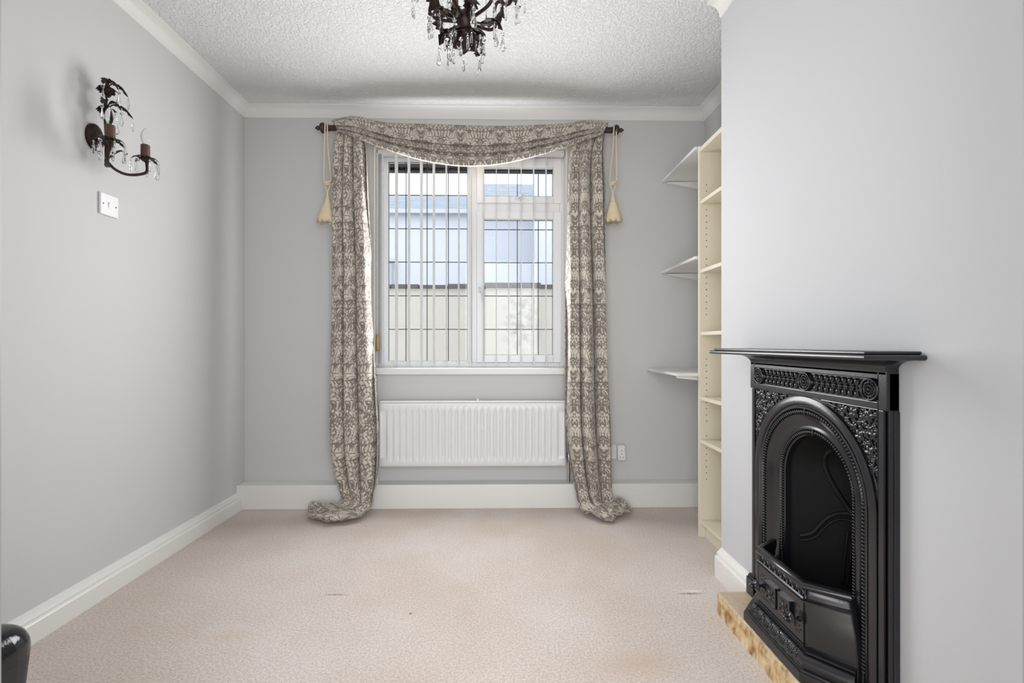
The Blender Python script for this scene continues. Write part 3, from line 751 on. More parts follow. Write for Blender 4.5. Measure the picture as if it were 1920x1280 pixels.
cshelf(P(1212, 694, Y=YB).x, zC_-0.002, 0.015, 'deeper white corner shelf, lowest of the three, above the wall socket height', 0)

# ------------------------------------------------------------------ light switch
w = P(206, 385, X=XL+0.009); yw, zw = w.y, w.z
ls = thing('light_switch', 'white square light switch on the left wall below the wall light', 'switch', (XL, yw, zw))
MB().box(XL, XL+0.009, yw-0.043, yw+0.043, zw-0.043, zw+0.043).build('faceplate', M_plastic, ls, bevel=0.003)
MB().prism([(XL+0.008, zw-0.011), (XL+0.0105, zw-0.011), (XL+0.014, zw+0.011), (XL+0.008, zw+0.011)], yw-0.007, yw+0.007, 'y').build('rocker', M_plastic, ls, bevel=0.0008)
for dy in (-0.030, 0.030): MB().lathe([(0.0035, 0), (0.003, 0.0012)], (XL+0.0085, yw+dy, zw), 12, 'x').build('screw', M_dark, ls)

# ------------------------------------------------------------------ crystals and leaves
drop_prof = [(0.0008, 0.0), (0.0025, -0.004), (0.0038, -0.012), (0.0066, -0.022), (0.0092, -0.030), (0.0088, -0.037), (0.0055, -0.042), (0.001, -0.044)]
bead_prof = [(0.001, 0.006), (0.0045, 0.004), (0.0062, 0), (0.0045, -0.004), (0.001, -0.006)]
_d = MB().lathe(drop_prof, (0, 0, -0.012), 8, 'z', (1, 0.6)); _d.lathe(bead_prof, (0, 0, -0.006), 8)
_d.tube([(0, 0, 0.004), (0, 0, -0.002)], 0.0008, 4)
_s = MB().lathe([(0.0008, 0), (0.003, -0.004), (0.0045, -0.018), (0.0036, -0.034), (0.001, -0.038)], (0, 0, -0.008), 6); _s.lathe([(r_*0.6, h_*0.7) for r_, h_ in bead_prof], (0, 0, -0.004), 6)
_s.tube([(0, 0, 0.004), (0, 0, -0.002)], 0.0008, 4)
protos = {}
def crystal(parent, loc, kind='d', sc=1.0):
    if kind not in protos:
        o = (_d if kind == 'd' else _s).build('crystal_drop', M_xtal, None); protos[kind] = o
    else:
        o = protos[kind].copy(); COL.objects.link(o)
    o.parent = parent; o.matrix_parent_inverse = Matrix.Translation(parent.location).inverted()
    sc *= 1.06; o.location = loc; o.rotation_euler = (0, 0, random.uniform(0, PI)); o.scale = (sc, sc, sc)
    return o
def leaf(mb, path, width, side, teeth=5, curl=0.25):
    """jagged acanthus blade along a path; side = direction of its half width"""
    pts = smooth_path(path, 12); m = len(pts); sd = Vector(side).normalized()
    rows = []
    for i, p in enumerate(pts):
        t = i/(m-1); w = width*(math.sin(PI*min(1, t*0.93+0.07))**0.7)*(1.12-0.58*((teeth*t) % 1))
        tg_ = (pts[min(i+1, m-1)]-pts[max(i-1, 0)]).normalized(); nn = tg_.cross(sd).normalized()
        s2 = (sd-tg_*sd.dot(tg_)).normalized()
        back = -tg_*(w*0.30)*((teeth*t) % 1)
        rows.append([p-s2*w+nn*curl*w+back, p-s2*w*0.5+nn*curl*w*0.15, p+nn*0.12*w, p+s2*w*0.5+nn*curl*w*0.15, p+s2*w+nn*curl*w+back])
    return mb.grid(rows)

# ------------------------------------------------------------------ wall sconce
SY, SX, SZ = 1.815, XL, 1.80
sc = thing('wall_sconce', 'dark metal leaf wall light with crystal drops and two candle arms on the left wall', 'wall light', (SX, SY, SZ))
MB().lathe([(0.010, 0.0), (0.045, 0.0), (0.044, 0.010), (0.030, 0.018), (0.012, 0.022)], (SX, SY, SZ+0.005), 24, 'x', (0.85, 1.15)).build('backplate', M_bronze, sc, smooth=True, angle=40)
sx = SX+0.050
b = MB()
b.tube(smooth_path([(SX+0.01, SY, SZ), (SX+0.035, SY, SZ-0.01), (sx, SY, SZ-0.03)], 5), 0.006, 8)
b.tube(smooth_path([(sx+0.010, SY+0.004, SZ+0.235), (sx, SY, SZ+0.20), (sx-0.004, SY, SZ+0.10), (sx, SY, SZ), (sx, SY, SZ-0.07), (sx+0.006, SY-0.002, SZ-0.11)], 6), [0.004]*6+[0.006]*20+[0.008]*5, 8)
b.build('stem', M_bronze, sc, smooth=True)
arms = [(-0.085, 0.135), (0.085, 0.135)]
cups = []
for (dy, dx) in arms:
    cx_, cy_, cz_ = SX+dx, SY+dy, SZ-0.045
    pts = [(sx, SY, SZ-0.085), (sx+0.016, SY+dy*0.25, SZ-0.112), (sx+0.045, SY+dy*0.6, SZ-0.122), (cx_-0.004, cy_+dy*0.06, SZ-0.10), (cx_+0.004, cy_+dy*0.04, SZ-0.07), (cx_, cy_, cz_)]
    a_ = MB().tube(smooth_path(pts, 6), 0.0055, 8)
    a_.tube(smooth_path([(sx, SY, SZ-0.085), (sx+0.01, SY+dy*0.15, SZ-0.06), (sx+0.03, SY+dy*0.35, SZ-0.035), (sx+0.05, SY+dy*0.45, SZ-0.045)], 5), [0.004]*10+[0.003]*6, 6)
    a_.build('arm', M_bronze, sc, smooth=True)
    cup = MB()
    cup.lathe([(0.006, -0.012), (0.014, -0.006), (0.018, 0.0), (0.010, 0.004)], (cx_, cy_, cz_), 16)
    for k in range(7):
        a = 2*PI*k/7+0.3; d = Vector((math.cos(a), math.sin(a), 0))
        o_ = Vector((cx_, cy_, cz_))
        leaf(cup, [o_+d*0.010, o_+d*0.024+Vector((0, 0, 0.007)), o_+d*0.038+Vector((0, 0, 0.002)), o_+d*0.047-Vector((0, 0, 0.009))], 0.011, d.cross(Vector((0, 0, 1))), 3)
        crystal(sc, o_+d*0.046-Vector((0, 0, 0.012)), 'd' if k % 2 else 's', 1.0)
    cup.build('candle_cup', M_bronze, sc, smooth=True, solid=0.0008)
    MB().lathe([(0.0155, 0.0), (0.0160, 0.002), (0.0158, 0.056), (0.013, 0.058)], (cx_, cy_, cz_), 18).build('candle_tube', M_candle, sc, smooth=True, angle=40)
    MB().lathe([(0.006, 0.056), (0.009, 0.062), (0.0155, 0.078), (0.0165, 0.090), (0.013, 0.106), (0.006, 0.120), (0.001, 0.126)], (cx_, cy_, cz_), 16).build('bulb', M_bulb, sc, smooth=True)
# leaf sprays at two levels
lv = MB()
for (zb_, ln) in ((SZ+0.195, 0.066), (SZ+0.115, 0.082)):
    for (ax, ay) in ((0.55, 0.85), (0.45, -0.9), (0.95, 0.1)):
        L_ = ln*(1.0 if ay > 0.5 else 0.62)
        d = Vector((ax, ay, 0)).normalized(); o_ = Vector((sx, SY, zb_))
        lv.tube(smooth_path([o_, o_+d*L_*0.3+Vector((0, 0, 0.028)), o_+d*L_*0.7+Vector((0, 0, 0.026)), o_+d*L_], 5), 0.0022, 6)
        leaf(lv, [o_+d*L_*0.2+Vector((0, 0, 0.024)), o_+d*L_*0.45+Vector((0, 0, 0.032)), o_+d*L_*0.75+Vector((0, 0, 0.024)), o_+d*(L_+0.004)-Vector((0, 0, 0.004))], 0.013, d.cross(Vector((0, 0, 1))), 5, 0.4)
        crystal(sc, o_+d*(L_+0.003)-Vector((0, 0, 0.008)), 's' if ay > 0.5 else 'd', 0.95)
    for k in range(6):
        a = 2*PI*k/6+0.4; d = Vector((math.cos(a), math.sin(a), 0)); o_ = Vector((sx, SY, zb_))
        leaf(lv, [o_-Vector((0, 0, 0.03)), o_+d*0.012-Vector((0, 0, 0.012)), o_+d*0.020+Vector((0, 0, 0.004)), o_+d*0.034-Vector((0, 0, 0.008))], 0.017, d.cross(Vector((0, 0, 1))), 3, 0.5)
lv.build('leaf_spray', M_bronze, sc, smooth=True, solid=0.0008)
for (dx, dy, dz) in ((0.02, -0.02, 0.05), (0.03, 0.01, 0.085), (0.0, -0.03, -0.005)): crystal(sc, (sx+dx, SY+dy, SZ+dz), 'd', 1.1)

# ------------------------------------------------------------------ chandelier
CYc = 1.60; hub = P(873, 40, Y=CYc); HX, HZ = hub.x, hub.z
cd = thing('chandelier', 'dark metal leaf chandelier hung with crystal drops from the ceiling', 'chandelier', (HX, CYc, HZ))
MB().lathe([(0.006, -0.040), (0.016, -0.034), (0.026, -0.022), (0.030, -0.006), (0.033, 0.000), (0.031, 0.008), (0.026, 0.022), (0.016, 0.034), (0.008, 0.040)], (HX, CYc, HZ), 24).build('hub', M_bronze, cd, smooth=True, angle=50)
MB().tube([(HX, CYc, HZ+0.03), (HX, CYc, ZC-0.03)], 0.0045, 10).build('stem', M_bronze, cd, smooth=True)
MB().lathe([(0.05, 0.0), (0.048, -0.01), (0.025, -0.03), (0.008, -0.036)], (HX, CYc, ZC), 24).build('ceiling_rose', M_bronze, cd, smooth=True)
H0 = Vector((HX, CYc, HZ)); Zv = Vector((0, 0, 1))
for k in range(5):
    a = math.radians(178+72*k); d = Vector((math.cos(a), math.sin(a), 0)); sd = d.cross(Zv)
    R = 0.20
    pts = [H0+d*0.028, H0+d*0.075+Zv*0.004, H0+d*0.105+Zv*0.012, H0+d*0.125+Zv*0.035, H0+d*0.120+Zv*0.075, H0+d*0.135+Zv*0.125, H0+d*(R-0.02)+Zv*0.135, H0+d*R+Zv*0.165]
    MB().tube(smooth_path(pts, 6), 0.0058, 8).build('arm', M_bronze, cd, smooth=True)
    o_ = H0+d*R+Zv*0.170
    cup = MB().lathe([(0.006, -0.012), (0.014, -0.006), (0.018, 0.0), (0.010, 0.004)], tuple(o_), 16)
    for q in range(6):
        aa = 2*PI*q/6; dd = Vector((math.cos(aa), math.sin(aa), 0))
        leaf(cup, [o_+dd*0.010, o_+dd*0.024+Zv*0.007, o_+dd*0.038+Zv*0.002, o_+dd*0.047-Zv*0.009], 0.011, dd.cross(Zv), 3)
        crystal(cd, o_+dd*0.046-Zv*0.012, 'd' if q % 2 else 's', 1.0)
    cup.build('candle_cup', M_bronze, cd, smooth=True, solid=0.0008)
    MB().lathe([(0.0125, 0.0), (0.0128, 0.06), (0.011, 0.062)], tuple(o_), 18).build('candle_tube', M_candle, cd, smooth=True, angle=40)
    MB().lathe([(0.006, 0.060), (0.0155, 0.082), (0.0165, 0.094), (0.013, 0.110), (0.001, 0.130)], tuple(o_), 16).build('bulb', M_bulb, cd, smooth=True)
    crystal(cd, H0+d*0.128+Zv*0.020, 'd', 1.05)
# leaves: a lower crown drooping below the hub and larger side leaves
random.seed(11)
lf = MB()
for k in range(8):
    a = 2*PI*k/8+0.2; d = Vector((math.cos(a), math.sin(a), 0)); sd = d.cross(Zv)
    L_ = 0.055+0.02*(k % 2)
    leaf(lf, [H0+d*0.015-Zv*0.025, H0+d*L_*0.6-Zv*0.045, H0+d*L_-Zv*(0.062), H0+d*(L_+0.004)-Zv*0.080], 0.025, sd, 4, 0.35)
    crystal(cd, H0+d*(L_+0.004)-Zv*0.086, 'd' if k % 2 else 's', 1.05 if k % 2 else 1.15)
lf.build('leaf_crown', M_bronze, cd, smooth=True, solid=0.001)
for k in range(5):
    a = math.radians(214+72*k); d = Vector((math.cos(a), math.sin(a), 0)); sd = d.cross(Zv)
    s_ = MB()
    s_.tube(smooth_path([H0+d*0.02, H0+d*0.07-Zv*0.01, H0+d*0.105+Zv*0.0, H0+d*0.125-Zv*0.03], 5), 0.003, 6)
    leaf(s_, [H0+d*0.05-Zv*0.008, H0+d*0.085+Zv*0.004, H0+d*0.115-Zv*0.002, H0+d*0.130-Zv*0.034], 0.027, sd, 4, 0.4)
    if k % 2 == 0: leaf(s_, [H0+d*0.09+Zv*0.0, H0+d*0.115+Zv*0.02, H0+d*0.125+Zv*0.05, H0+d*0.118+Zv*0.075], 0.030, sd, 4, 0.4)
    s_.build('leaf_branch', M_bronze, cd, smooth=True, solid=0.0008)
    crystal(cd, H0+d*0.129-Zv*0.040, 'd', 1.15)
    crystal(cd, H0+d*0.100-Zv*0.012, 's', 1.1)
for (px, py, dy, kd) in ((851, 92, 0.0, 's'), (864, 70, -0.02, 'd'), (884, 55, -0.05, 's'), (846, 80, -0.03, 'd'), (893, 78, 0.02, 's'), (901, 66, -0.01, 'd'), (852, 34, -0.05, 'd'), (806, 22, 0.0, 'd'), (805, 45, 0.0, 's'), (775, -2, 0.0, 'd'), (776, 8, 0.01, 's'), (828, -4, 0.03, 'd'), (968, 12, 0.0, 'd'), (911, 14, 0.02, 'd')):
    q = P(px, py, Y=CYc+dy)
    c_ = crystal(cd, q, kd, 1.1)
    top = q+Vector((0, 0, 0.004)); 
    tgt = H0+Vector(((top.x-HX)*0.4, dy*0.4, -0.02)) if abs(top.x-HX) < 0.06 else Vector((top.x, top.y, max(top.z+0.02, HZ+0.10)))
    MB().tube([top, tgt], 0.0006, 4).build('wire', M_bronze, cd)

# ------------------------------------------------------------------ fireplace
XF = 0.925
fp = thing('fireplace', 'black cast iron arched fireplace with leaf reliefs and mantel shelf on the chimney breast', 'fireplace', (XF, FYC, 0.078))
def Q(v, z, d=0.0):        # v across the front (towards the window is positive), d out of the front
    return (XF-d, FYC+v, z)
HWf = 0.299; ZB0 = 0.078; ACZ = 0.571
def outline(R, zb=ZB0, n=36, cz=ACZ, nl=8, sq=1.0):
    o = [(-R, zb+(cz-zb)*k/nl) for k in range(nl)]
    o += [(-R*math.cos(PI*k/n), cz+R*sq*math.sin(PI*k/n)) for k in range(n+1)]
    o += [(R, cz-(cz-zb)*(k+1)/nl) for k in range(nl)]
    return o
def loft(mb, prof, zb=ZB0):
    rows = [[Q(v, z, d) for v, z in outline(R, zb)] for R, d in prof]
    return mb.grid(rows)
def fbox(mb, v0, v1, z0, z1, d0, d1): return mb.box(XF-d1, XF-d0, FYC+v0, FYC+v1, z0, z1)
# surround: back plate with arch hole
ZT = 0.948; b = MB()
inner = outline(0.250)
outer = []
for v, z in inner:
    if z <= ACZ+1e-6 and abs(v) > 0.2499: outer.append((math.copysign(HWf, v), z)); continue
    a = math.atan2(z-ACZ, v); ca, sa = math.cos(a), math.sin(a)
    k = min(HWf/abs(ca) if abs(ca) > 1e-6 else 9, (ZT-ACZ)/sa if sa > 1e-6 else 9)
    outer.append((k*ca, ACZ+k*sa))
b.grid([[Q(v, z, -0.007) for v, z in inner], [Q(v, z, -0.007) for v, z in outer], [Q(v, z, -0.0295) for v, z in outer]])
# corners that the fan leaves
for s in (-1, 1):
    i = [k for k in range(len(outer)-1) if (outer[k][0]*s > 0) and ((abs(outer[k][0]) >= HWf-1e-5) != (abs(outer[k+1][0]) >= HWf-1e-5))]
    for k in i: b.add([Q(*outer[k], -0.007), Q(*outer[k+1], -0.007), Q(s*HWf, ZT, -0.007)], [(0, 1, 2)])
b.build('back_plate', M_iron, fp)
# raised frame
b = MB()
for s in (-1, 1):
    a0, a1 = sorted((s*0.2725, s*HWf)); fbox(b, a0, a1, 0.838, ZT, -0.0295, 0.0)
    a0, a1 = sorted((s*0.2725, s*(HWf-0.010))); fbox(b, a0, a1, 0.14, 0.838, -0.0295, 0.0)
fbox(b, -0.272, 0.272, 0.8395, 0.857, -0.02, 0.0)
fbox(b, -0.2725, 0.2725, 0.913, ZT, -0.0295, 0.0)
b.build('frame', M_iron, fp, bevel=0.002)
# stepped outer edge of the uprights
b = MB()
for s in (-1, 1):
    a0, a1 = sorted((s*(HWf-0.012), s*(HWf+0.003))); fbox(b, a0, a1, 0.154, 0.838, -0.0298, -0.016)
    a0, a1 = sorted((s*(HWf-0.012), s*(HWf-0.005))); fbox(b, a0, a1, 0.154, 0.838, -0.0298, -0.007)
    a0, a1 = sorted((s*0.262, s*(HWf+0.011))); fbox(b, a0, a1, ZB0, 0.140, -0.0298, 0.010)
    a0, a1 = sorted((s*0.266, s*(HWf+0.008))); fbox(b, a0, a1, 0.140, 0.148, -0.0298, 0.006)
    a0, a1 = sorted((s*0.270, s*(HWf+0.005))); fbox(b, a0, a1, 0.148, 0.154, -0.0298, 0.003)
b.build('plinth_block', M_iron, fp, bevel=0.002)
# arch band
loft(MB(), [(0.268, -0.007), (0.268, 0.0), (0.266, 0.0015), (0.246, 0.0015), (0.243, -0.001), (0.241, -0.006), (0.238, -0.006), (0.236, -0.002), (0.231, -0.002), (0.229, -0.006), (0.2265, -0.010), (0.2145, -0.012),
            (0.212, -0.009), (0.209, -0.012), (0.196, -0.022), (0.184, -0.030), (0.176, -0.031), (0.170, -0.027), (0.166, -0.028), (0.163, -0.033), (0.153, -0.036), (0.150, -0.033), (0.147, -0.036), (0.146, -0.052)]).build('arch_moulding', M_iron, fp, smooth=True, angle=38)
def arch_pts(R, step):
    o = []; z = 0.16
    while z < ACZ: o.append((-R, z, 0)); z += step
    n = int(PI*R/step)
    for k in range(n+1): a = PI*k/n; o.append((-R*math.cos(a), ACZ+R*math.sin(a), a))
    z = ACZ-step
    while z > 0.16: o.append((R, z, PI)); z -= step
    return o
def bead_ring(R, d, step, rr, wl):
    mb = MB()
    for v, z, a in arch_pts(R, step):
        # ribs lie across the moulding
        rot = Matrix.Rotation(-a, 3, 'X')
        mb.ell(Q(v, z, d), 0.0045, wl, rr, 6, 4, rot)
    return mb
bead_ring(0.2205, -0.0060, 0.0098, 0.0032, 0.0072).build('rope_bead', M_iron, fp, smooth=True)
bead_ring(0.158, -0.0300, 0.0088, 0.0029, 0.0062).build('rope_bead', M_iron, fp, smooth=True)
for R, d in ((0.2205, -0.006), (0.158, -0.031)):
    MB().box(XF-d-0.006, XF-d+0.003, FYC-0.0022, FYC+0.0022, ACZ+R-0.009, ACZ+R+0.012).build('keystone', M_iron, fp, bevel=0.001)
# firebox
fbp = [(0.146, -0.052), (0.150, -0.053), (0.150, -0.065), (0.085, -0.215)]
m_ = loft(MB(), fbp, 0.078)
bk = outline(0.085, 0.078); base = len(m_.v); m_.v += [Q(v, z, -0.215) for v, z in bk]; m_.f.append(tuple(range(base, base+len(bk))))
m_.build('firebox', M_soot, fp, smooth=True, angle=30)
m_ = MB().box(XF+0.05, XF+0.215, FYC-0.16, FYC+0.16, 0.0785, 0.10); m_.build('fire_floor', M_soot, fp)
# raised mouldings inside the firebox: flue hood rim and fireback edge
def inside(px, py):
    # walk along the line of sight until it meets the firebox lining
    best = P(px, py, X=XF+0.056)
    for i in range(160):
        X = XF+0.056+0.155*i/159; q = P(px, py, X=X)
        Rr = 0.150-0.065*max(0, (X-XF-0.065))/0.15-0.004
        v, z = q.y-FYC, q.z
        if abs(v) > Rr or (z > ACZ and math.hypot(v, z-ACZ) > Rr): return best
        best = q
    return best
for pts, rr in (([(1600, 862), (1583, 846), (1566, 842), (1551, 848), (1546, 864), (1550, 884), (1560, 905), (1574, 928), (1590, 952), (1604, 968)], 0.008),
                ([(1499, 1003), (1512, 1002), (1526, 996), (1537, 984), (1549, 972), (1566, 964), (1586, 962), (1604, 966)], 0.007),
                ([(1499, 1012), (1515, 1011), (1531, 1005), (1543, 992), (1555, 981), (1570, 974), (1588, 974), (1604, 980)], 0.004),
                ([(1598, 1000), (1594, 1050), (1588, 1100)], 0.004), ([(1606, 1005), (1601, 1050), (1597, 1100)], 0.004), ([(1590, 995), (1584, 1045), (1579, 1095)], 0.004)):
    MB().tube(smooth_path([inside(*p) for p in pts], 4), rr, 8).build('firebox_moulding', M_soot, fp, smooth=True)
# cove under the shelf
cv = []
for k in range(8):
    a = (PI/2)*k/7; cv.append((0.040*(1-math.cos(a)), 0.930+0.030*math.sin(a)))
prof = [(-0.02, 0.925), (0.0, 0.925)]+cv+[(0.040, 0.963), (-0.02, 0.963)]
path = [(XB-0.001, FYC+HWf-0.004), (XF, FYC+HWf-0.004), (XF, FYC-HWf+0.004), (XB-0.001, FYC-HWf+0.004)]
MB().sweep(prof, path, side=-1).build('cove_moulding', M_iron, fp, smooth=True, angle=40)
# shelf
MY0, MY1, MX = 1.009, 1.765, 0.811
def slab(x, y0, y1, z0, z1, nose):
    pr = []
    for k in range(9):
        a = -PI/2+PI*k/8; pr.append((nose*math.cos(a)-nose, (z0+z1)/2+(z1-z0)/2*math.sin(a)))
    pr = [(-0.05, z0)]+pr+[(-0.05, z1)]
    return pr
mt = MB()
mt.sweep(slab(0, 0, 0, 0.9615, 0.9745, 0.007), [(XB-0.0005, MY1), (MX, MY1), (MX, MY0), (XB-0.0005, MY0)], side=-1)
mt.box(MX+0.04, XB-0.0005, MY0+0.04, MY1-0.04, 0.9616, 0.9744)
mt.sweep(slab(0, 0, 0, 0.9745, 0.9825, 0.004), [(XB-0.0005, MY1-0.014), (MX+0.012, MY1-0.014), (MX+0.012, MY0+0.014), (XB-0.0005, MY0+0.014)], side=-1)
mt.box(MX+0.05, XB-0.0005, MY0+0.05, MY1-0.05, 0.9745, 0.9825)
mt.build('mantel_shelf', M_iron, fp, smooth=True, angle=38)
# rosettes
for v in (-0.2455, 0, 0.2455):
    m_ = MB(); cz = 0.8855; c = Q(v, cz)
    ring = lambda R, w_, h_, d0: [(R-w_, -d0), (R-w_, h_*0.7), (R, h_), (R+w_, h_*0.7), (R+w_, -d0)]
    def rg(R, w_, h_, d0=0.004, n=36):
        pr = ring(R, w_, h_, d0); vs = []
        for r_, h2 in pr:
            for k in range(n):
                a = 2*PI*k/n; vs.append((XF-h2, c[1]+r_*math.cos(a), c[2]+r_*math.sin(a)))
        L_ = len(pr); m_.add(vs, [(i*n+k, i*n+(k+1) % n, (i+1)*n+(k+1) % n, (i+1)*n+k) for i in range(L_-1) for k in range(n)])
    rg(0.0262, 0.0022, 0.003); rg(0.0175, 0.0014, 0.0015)
    for k in range(4):
        a = PI/2*k; m_.tube([(XF-0.001, c[1]+0.018*math.cos(a), c[2]+0.018*math.sin(a)), (XF-0.001, c[1]+0.025*math.cos(a), c[2]+0.025*math.sin(a))], 0.0022, 6)
    for k in range(12):
        a = 2*PI*k/12; rot = Matrix.Rotation(a, 3, 'X')
        m_.ell((XF-0.0005, c[1]+0.0105*math.cos(a), c[2]+0.0105*math.sin(a)), 0.0030, 0.0045, 0.0022, 6, 4, rot)
    m_.ell((XF-0.001, c[1], c[2]), 0.0035, 0.0045, 0.0045, 8, 6)
    m_.build('rosette', M_iron, fp, smooth=True)
# frieze pattern between the rosettes
for s in (-1, 1):
    m_ = MB()
    for k in range(9):
        v = s*(0.034+0.0222*k); 
        if k == 8: break
        rotz = Matrix.Rotation(0.35, 3, 'X')
        v += s*0.0105
        m_.ell(Q(v, 0.9015, -0.005), 0.0055, 0.0085, 0.0095, 8, 5)
        m_.ell(Q(v, 0.8685, -0.005), 0.0055, 0.0085, 0.0095, 8, 5)
        m_.ell(Q(v+0.011, 0.885, -0.004), 0.0055, 0.0048, 0.0075, 6, 4)
        m_.ell(Q(v, 0.885, -0.005), 0.0045, 0.0030, 0.0040, 6, 4)
        m_.tube([Q(v-0.0105, 0.910, -0.003), Q(v-0.007, 0.897, -0.002), Q(v-0.0045, 0.885, -0.002), Q(v-0.007, 0.873, -0.002), Q(v-0.0105, 0.860, -0.003)], 0.0017, 5)
    m_.build('frieze_relief', M_iron, fp, smooth=True)
b = MB(); fbox(b, -0.272, 0.272, 0.857, 0.9135, -0.012, -0.0065); b.build('frieze_ground', M_iron, fp)
# ivy-leaf reliefs in the spandrels
def ivy(mb, v, z, r, a, d=-0.004):
    n = 20; cidx = len(mb.v); c = Q(v, z, d+r*0.10); vs = [c]
    for ringi, (f, h) in enumerate(((0.5, 0.30), (1.0, 0.02))):
        for k in range(n):
            t = 2*PI*k/n
            lob = 0.62+0.38*abs(math.cos(2.5*t))**0.8
            rr = r*f*(lob if ringi else 0.9)
            vs.append(Q(v+rr*math.cos(t+a), z+rr*math.sin(t+a), d+r*h*(0.6+0.4*math.cos(5*t))))
    fs = [(0, 1+k, 1+(k+1) % n) for k in range(n)]+[(1+k, 1+n+k, 1+n+(k+1) % n, 1+(k+1) % n) for k in range(n)]
    mb.add(vs, fs)
for s in (-1, 1):
    m_ = MB(); rnd = random.Random(21); pts = []
    tries = 0
    while tries < 6000 and len(pts) < 70:
        tries += 1
        r_ = rnd.choice((0.0165, 0.013, 0.010, 0.007)) if len(pts) < 26 else rnd.choice((0.0055, 0.0075))
        v = rnd.uniform(0.02, 0.271); z = rnd.uniform(0.62, 0.838)
        if math.hypot(v, z-ACZ) < 0.270+r_*0.7 or v > 0.270-r_*0.75 or z > 0.838-r_*0.75: continue
        if any(math.hypot(v-a_, z-b_) < (r_+c_)*0.80 for a_, b_, c_ in pts): continue
        pts.append((v, z, r_))
        if r_ > 0.0065: ivy(m_, s*v, z, r_*1.05, rnd.uniform(0, 6.28))
        else: m_.ell(Q(s*v, z, -0.005), 0.004, r_*0.6, r_*0.6, 6, 4)
    # stem winding through
    st = [(0.266, 0.64), (0.255, 0.69), (0.262, 0.73), (0.235, 0.77), (0.20, 0.80), (0.15, 0.822), (0.10, 0.830)]
    m_.tube(smooth_path([Q(s*a_, b_, -0.004) for a_, b_ in st], 5), 0.0024, 6)
    m_.build('leaf_relief', M_iron, fp, smooth=True, angle=60)
    # thin rim round the spandrel
    rim = [(0.2715, 0.635)]+[(0.2715, 0.838), (0.075, 0.838)]
    MB().tube([Q(s*a_, b_, -0.001) for a_, b_ in rim], 0.0018, 5).build('panel_rim', M_iron, fp)
# fire basket front
A = (XF+0.012, FYC+0.172); B_ = (0.852, FYC+0.110); C_ = (0.852, FYC-0.110); D_ = (XF+0.012, FYC-0.172)
pth = [A, B_, C_, D_]
def bar(z0, z1, w0, w1, name, rd=True):
    n = 8; pr = []
    for k in range(n+1):
        a = -PI/2+PI*k/n; pr.append((w0+(w1-w0)*math.cos(a), (z0+z1)/2+(z1-z0)/2*math.sin(a)))
    pr = [(w0-0.006, z0)]+pr+[(w0-0.006, z1)]
    return MB().sweep(pr, pth, side=-1).build(name, M_iron, fp, smooth=True, angle=45)
bar(0.313, 0.335, -0.002, 0.013, 'top_rail')
m_ = MB().sweep([(-0.004, 0.280), (0.010, 0.280), (0.010, 0.284), (0.006, 0.286), (0.008, 0.289), (0.004, 0.292), (-0.004, 0.292)], pth, side=-1)
m_.build('middle_rail', M_iron, fp, smooth=True, angle=30)
# fretted strip between the rails: pierced scrolls
m_ = MB(); n = 6
y = B_[1]-0.004
while y > C_[1]+0.01:
    xx = 0.851
    m_.tube([(xx, y, 0.292), (xx, y-0.004, 0.300), (xx, y-0.001, 0.308), (xx, y+0.003, 0.319)], 0.0026, 6)
    m_.tube([(xx, y-0.009, 0.292), (xx, y-0.014, 0.303), (xx, y-0.009, 0.311), (xx, y-0.013, 0.319)], 0.0020, 6)
    m_.ell((xx, y-0.0195, 0.3045), 0.0025, 0.0035, 0.0045, 8, 5)
    m_.tube([(xx, y-0.024, 0.292), (xx, y-0.020, 0.305), (xx, y-0.024, 0.319)], 0.0018, 6)
    y -= 0.0285
m_.box(0.849, 0.853, C_[1], B_[1], 0.3085, 0.3195)
m_.build('pierced_fret', M_iron, fp, smooth=True, angle=50)
# front plate and splayed side wings
m_ = MB().box(0.849, 0.857, C_[1], B_[1], 0.148, 0.2835)
m_.build('fret_plate', M_iron, fp)
for s in (1, -1):
    rows = []
    for k in range(13):
        z = 0.110+(0.318-0.110)*k/12
        bow = interp([(0.10, 0.205), (0.16, 0.205), (0.22, 0.198), (0.27, 0.186), (0.32, 0.172)], z)
        fv = 0.110; row = []
        for j in range(9):
            t = j/8; row.append((0.852+(XF+0.020-0.852)*t**1.15, FYC+s*(fv+(bow-fv)*t), z))
        rows.append(row)
    MB().grid(rows).build('side_wing', M_iron, fp, smooth=True, solid=0.004)
# raised square panels, pierced corners, knobs
def rel(v0, v1, z0, z1):
    m_ = MB().box(0.840, 0.851, FYC+v0, FYC+v1, z0, z1)
    vc, zc = (v0+v1)/2, (z0+z1)/2; x = 0.8395
    for k in range(4):
        a = PI/4+PI/2*k
        m_.tube(smooth_path([(x, FYC+vc, zc), (x-0.0005, FYC+vc+0.012*math.cos(a+0.5), zc+0.012*math.sin(a+0.5)), (x, FYC+vc+0.024*math.cos(a), zc+0.024*math.sin(a))], 5), 0.0018, 6)
        m_.ell((x, FYC+vc+0.017*math.cos(a+0.8), zc+0.017*math.sin(a+0.8)), 0.0018, 0.005, 0.003, 6, 4, Matrix.Rotation(a, 3, 'X'))
    m_.ell((x, FYC+vc, zc), 0.003, 0.006, 0.006, 8, 5)
    for z in (z0+0.003, z1-0.003): m_.tube([(x, FYC+v0+0.002, z), (x, FYC+v1-0.002, z)], 0.0018, 6)
    return m_.build('relief_panel', M_iron, fp, smooth=True, angle=40)
rel(0.006, 0.062, 0.188, 0.252); rel(-0.062, -0.006, 0.188, 0.252)
m_ = MB()
for vc in (0.087, -0.087):
    for zc in (0.246, 0.192):
        for k in range(6):
            a = 2*PI*k/6; m_.lathe([(0.0032, 0), (0.0032, 0.0006)], (0.8485, FYC+vc+0.011*math.cos(a), zc+0.011*math.sin(a)), 8, 'x')
